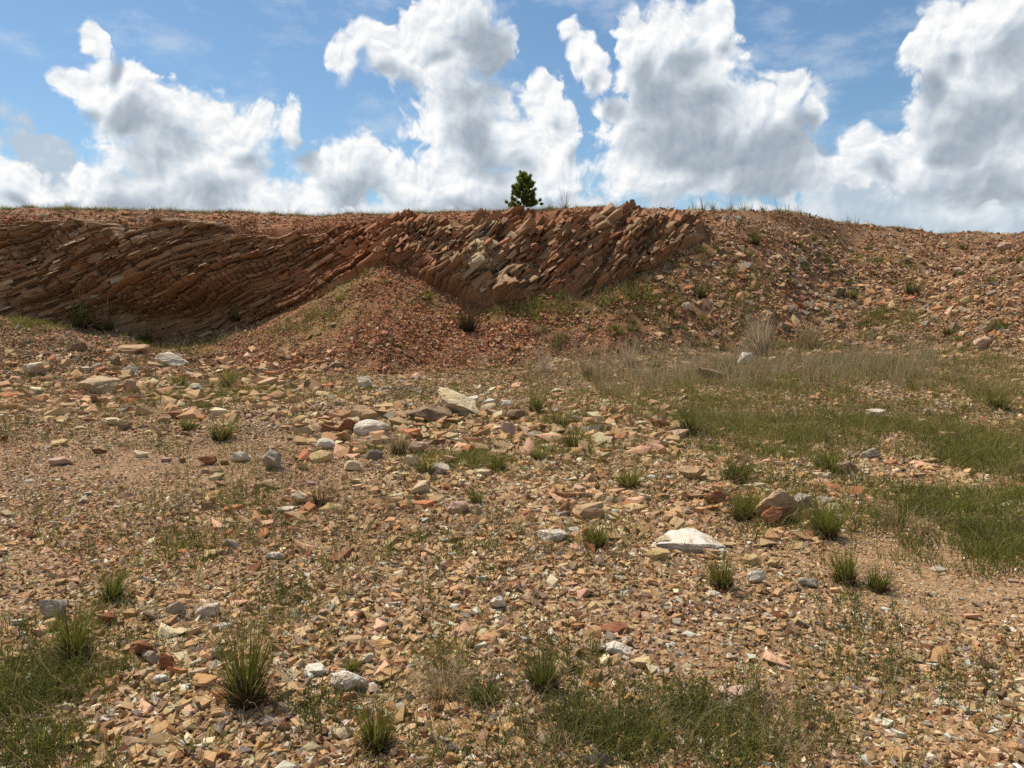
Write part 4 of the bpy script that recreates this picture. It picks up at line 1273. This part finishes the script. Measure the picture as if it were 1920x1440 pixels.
# green patches measured on the photograph: u, v, half width, half height, plants, mix of short / dry / weed
PATCH = [
 (1440,716,190,34,1700,(.65,.35,0)),(1650,690,240,36,1900,(.5,.5,0)),(1570,806,340,44,2600,(.7,.27,.03)),(1500,760,420,60,900,(.5,.5,0)),(1700,900,240,110,900,(.65,.3,.05)),(1830,850,120,64,1500,(.85,.12,.03)),(2080,900,160,110,1500,(.8,.15,.05)),(2000,760,120,60,500,(.5,.5,0)),(-120,1330,140,110,700,(.65,.1,.25)),(2040,700,140,30,500,(.4,.6,0)),
 (1740,955,190,72,1900,(.8,.12,.08)),(1880,1010,110,54,800,(.8,.1,.1)),(1150,726,120,36,420,(.35,.65,0)),(1350,790,110,34,500,(.6,.4,0)),
 (1850,740,110,40,500,(.4,.6,0)),(1480,960,90,50,260,(.6,.2,.2)),(1430,880,90,40,300,(.6,.3,.1)),
 (1390,1345,360,70,1300,(.2,.4,.4)),(1150,1390,260,74,1100,(.25,.4,.35)),(1640,1405,200,40,260,(.3,.2,.5)),(1300,1430,300,40,600,(.3,.4,.3)),
 (80,1290,130,90,700,(.65,.1,.25)),(110,1400,190,70,650,(.65,.1,.25)),(820,1255,80,44,200,(.45,.45,.1)),(1010,1265,90,60,220,(.3,.4,.3)),
 (1620,1180,150,70,260,(.2,.2,.6)),(560,1330,110,44,200,(.2,.1,.7)),(614,1350,40,40,70,(.1,0,.9)),(552,1125,40,20,60,(.2,0,.8)),
 (880,865,110,20,240,(.7,.3,0)),(1050,800,100,36,240,(.6,.4,0)),(60,612,100,14,500,(.9,.1,0)),(320,655,130,16,500,(.6,.4,0)),(420,745,240,20,500,(.3,.7,0)),
 (590,590,110,36,600,(.45,.55,0)),(1010,580,180,24,500,(.6,.4,0)),(1190,545,110,50,500,(.5,.5,0)),(1400,560,60,70,250,(.5,.5,0)),
 (1640,605,60,22,420,(.85,.15,0)),(1650,488,60,12,300,(.8,.2,0)),(1500,660,150,24,700,(.45,.55,0)),(1700,600,60,26,250,(.5,.5,0)),(1870,680,80,30,300,(.3,.7,0)),
 (700,740,200,30,250,(.4,.6,0)),(1750,1260,160,60,160,(.1,.2,.7)),(1240,745,260,60,900,(.5,.5,0)),(1130,840,220,60,420,(.55,.4,.05)),(900,1020,600,110,420,(.3,.5,.2)),(350,1000,350,140,420,(.25,.6,.15)),(700,1230,600,120,420,(.3,.45,.25))]
oc_, ox_, oy_ = hit(1715, 888), hit(1835, 888), hit(1715, 858)
OV = (oc_[0], oc_[1], 0, ox_[0] - oc_[0], oy_[1] - oc_[1])      # bare gravel oval inside the grass
pts, idx, scl = [], [], []
rs = np.random.default_rng(44)
for (u, v, ru, rv, n, mixw) in PATCH:
    rd, ta = np.minimum(np.abs(rs.normal(0, .78, n)) + .25 * rs.uniform(size=n), 2.0), rs.uniform(0, 6.283, n)
    du = np.stack([rd * np.cos(ta), rd * np.sin(ta)], -1) if v > 640 else np.clip(rs.normal(0, .5, (n, 2)), -1.25, 1.25)
    # patch spread over the ground between its near and far rim
    c, l, near_, far_ = hit(u, v), hit(u + ru, v), hit(u, v + rv), hit(u, v - rv)
    x = c[0] + du[:, 0] * (l[0] - c[0]); 
    y = np.where(du[:, 1] < 0, c[1] + du[:, 1] * (c[1] - near_[1]), c[1] + du[:, 1] * (far_[1] - c[1]))
    x = x / c[1] * (0.5 * y + 0.5 * c[1])
    dens = (.55 if u < 400 else .18) if v > 1100 else (.30 if v > 900 else .46)
    keep = (fbm(x * 1.4, y * 1.4, 90, 4, .65) * 1.3 + rs.uniform(-.75, .75, n) > -.02) & (rs.uniform(size=n) < dens * 1.35)
    kk = rs.choice(3, n, p=mixw)
    ii = np.where(kk == 0, rs.integers(0, 6, n), np.where(kk == 1, rs.integers(6, 10, n), rs.integers(10, 15, n)))
    s = rs.uniform(.6, 1.25, n) * np.interp(y, [2, 6, 20, 30], [.9, 1.1, 1.7, 1.9])
    s = np.where((kk == 0) & (y > 9) & (x > 2), s * .9, s) * (.8 if v > 1100 else 1.0)
    keep &= ~(((x - OV[0]) / OV[3]) ** 2 + ((y - OV[1]) / OV[4]) ** 2 < rs.uniform(.6, 1.2, n))
    pts.append(np.c_[x, y][keep]); idx.append(ii[keep]); scl.append(s[keep])
# thin sprigs and weeds all over the gravel
n = 24000
x, y = sample_ground(n, 1.4, 21, .75, rs, .8)
keep = fbm(x * .8, y * .8, 91, 3) + rs.uniform(-.5, .5, n) > -.05
pts.append(np.c_[x, y][keep])
idx.append(np.where(rs.uniform(size=n) < .5, rs.integers(15, 18, n), np.where(rs.uniform(size=n) < .6, rs.integers(6, 10, n), rs.integers(10, 15, n)))[keep])
scl.append((rs.uniform(.35, .85, n) * np.interp(y, [2, 20], [.85, 1.7]))[keep])
# small bushes and dry clumps over the slopes
n = 230
uv = np.c_[rs.uniform(1000, 1915, n), rs.uniform(450, 700, n)]
q = hit_many(uv[:, 0], uv[:, 1])[:, :2]
pts.append(q); idx.append(rs.integers(18, 22, n)); scl.append(rs.uniform(.5, 1.5, n))
# pale stalks below the slopes
n = 420
q = hit_many(rs.uniform(1000, 1760, n), rs.normal(690, 28, n))[:, :2]
pts.append(q); idx.append(rs.integers(22, 25, n)); scl.append(rs.uniform(.6, 1.5, n))
# grassy plateau
n = 5200
a = rs.uniform(-.8, .8, n); ys, zs = stations(a); y = ys[3] + rs.exponential(.8, n) - .12; x = a * y
gfac = np.interp(a * FPX + 960, [0, 600, 760, 960, 1040, 1250, 1420, 1520, 1700, 1920], [1, .8, 1, 1, .6, .12, .25, .5, .25, .2])
keep = rs.uniform(size=n) < gfac
pts.append(np.c_[x, y][keep]); idx.append(np.where(rs.uniform(size=n) < .45, rs.integers(0, 6, n), rs.integers(6, 10, n))[keep]); scl.append(rs.uniform(.7, 1.5, n)[keep])
P = np.concatenate(pts); idx = np.concatenate(idx); scl = np.concatenate(scl)
rot = np.c_[rs.normal(0, .08, len(P)), rs.normal(0, .08, len(P)), rs.uniform(0, 6.283, len(P))]
scatter('grass', cover_coll, np.c_[P, height(P[:, 0], P[:, 1]) - .005], rot, scl, idx, kind='stuff',
        label='short green and dry grass with low weeds over the ground', category='grass')

# ------------------------------------------------------------------ young pine on the plateau
a = (981 - 960) / FPX
ys, zs = stations(np.array([a])); py = float(ys[3][0]) + .55; px = a * py
pz = float(height(np.array([px]), np.array([py]))[0]) - .03
k = py / FPX
pine = obj('pine_tree', None, None, (px, py, pz), label='small young pine tree standing alone on the skyline', category='tree')
H = 70 * k
rt = np.random.default_rng(3)


def tube(p0, p1, r0, r1, n=7):
    p0, p1 = np.array(p0, float), np.array(p1, float)
    d = (p1 - p0) / np.linalg.norm(p1 - p0)
    s = np.cross(d, [0.3, 0.9, 0.2]); s /= np.linalg.norm(s); t = np.cross(d, s)
    an = np.arange(n) * 2 * math.pi / n
    ring = np.cos(an)[:, None] * s + np.sin(an)[:, None] * t
    V = np.concatenate([p0 + ring * r0, p1 + ring * r1])
    F = np.array([[i, (i + 1) % n, n + (i + 1) % n, n + i] for i in range(n)])
    return V, F


bm_, nd = unit = ([], [])
tv, tf, kk = [], [], 0
stem = [np.array([0, 0, 0]), np.array([.01, 0, H * .35]), np.array([-.012, .01, H * .7]), np.array([0, 0, H * .93])]
for q in range(3):
    V, F = tube(stem[q], stem[q + 1], (.035, .026, .016)[q], (.026, .016, .006)[q]); tv.append(V); tf.append(F + kk); kk += len(V)
shoots = []
def limb(z, az, L, rise, r=.011):
    global kk
    b = np.array([0, 0, z]); d = np.array([math.cos(az) * math.cos(rise), math.sin(az) * math.cos(rise), math.sin(rise)])
    m = b + d * L * .6; e = m + (d + np.array([0, 0, .55])) * L * .36
    for (p, q, r0, r1) in ((b, m, r, r * .7), (m, e, r * .7, r * .35)):
        V, F = tube(p, q, r0, r1, 5); tv.append(V); tf.append(F + kk); kk += len(V)
    shoots.append((m + (e - m) * .4, e - m)); shoots.append((e, e - m)); shoots.append((b + d * L * .45, d * .2))
    for s in range(3):
        dd = d + rt.normal(0, .5, 3) + np.array([0, 0, .35]); dd /= np.linalg.norm(dd)
        shoots.append((b + d * L * rt.uniform(.4, .85) + dd * L * .22, dd * .2))
# two low splayed limbs, then a dense round head
limb(H * .16, math.pi, H * .46, .10, .014); limb(H * .16, .05, H * .46, .22, .014); limb(H * .14, -2.6, H * .36, .10); limb(H * .16, -.5, H * .36, .18)
limb(H * .17, 2.0, H * .34, .2); limb(H * .19, 1.0, H * .34, .2)
for q, (zf, n, Lf, rise) in enumerate(((.26, 4, .30, .25), (.36, 6, .27, .35), (.47, 6, .31, .45), (.58, 6, .28, .55), (.69, 6, .25, .65), (.79, 5, .19, .9), (.87, 4, .12, 1.15))):
    for i in range(n):
        limb(H * (zf + rt.normal(0, .02)), i * 6.283 / n + q * .7 + rt.normal(0, .2), H * Lf * rt.uniform(.8, 1.45), rise + rt.normal(0, .18))
shoots.append((np.array([0, 0, H * .95]), np.array([0, 0, .2])))
bk, N, B = new_mat('pine_bark')
nz = N.n('ShaderNodeTexNoise', {'Scale': 60.0, 'Detail': 4.0})
N.t.links.new(N.mix(nz.outputs[0], (.05, .035, .025), (.15, .10, .07)), B.inputs['Base Color'])
trunk = obj('trunk', mesh('trunk', np.concatenate(tv), np.concatenate(tf), bk, True), pine)
parts = []
for (p, d) in shoots:
    d = np.array(d) / (np.linalg.norm(d) + 1e-9)
    for s in range(3):
        o_ = p - d * .03 * s
        n = 60
        az = rt.uniform(0, 6.283, n); op = rt.uniform(.2, 1.15, n)
        s1 = np.cross(d, [.31, .2, .9]); s1 /= np.linalg.norm(s1); s2 = np.cross(d, s1)
        dirs = d * np.cos(op)[:, None] + (np.cos(az)[:, None] * s1 + np.sin(az)[:, None] * s2) * np.sin(op)[:, None]
        L = rt.uniform(.06, .115, n)
        e = o_ + dirs * L[:, None]
        sd = np.cross(dirs, rt.normal(0, 1, (n, 3))); sd /= np.linalg.norm(sd, axis=1)[:, None]
        V = np.stack([np.repeat(o_[None], n, 0) - sd * .005, np.repeat(o_[None], n, 0) + sd * .005, e + sd * .0025, e - sd * .0025], 1).reshape(-1, 3)
        F = np.arange(n)[:, None] * 4 + np.array([[0, 1, 2, 3]])
        A = np.tile([0, 0, 1, 1], n).astype(float); R = np.repeat(rt.uniform(0, 1, n), 4)
        parts.append((V, F, A, R))
obj('crown', blade_mesh('crown', LM['pine'], parts), pine)
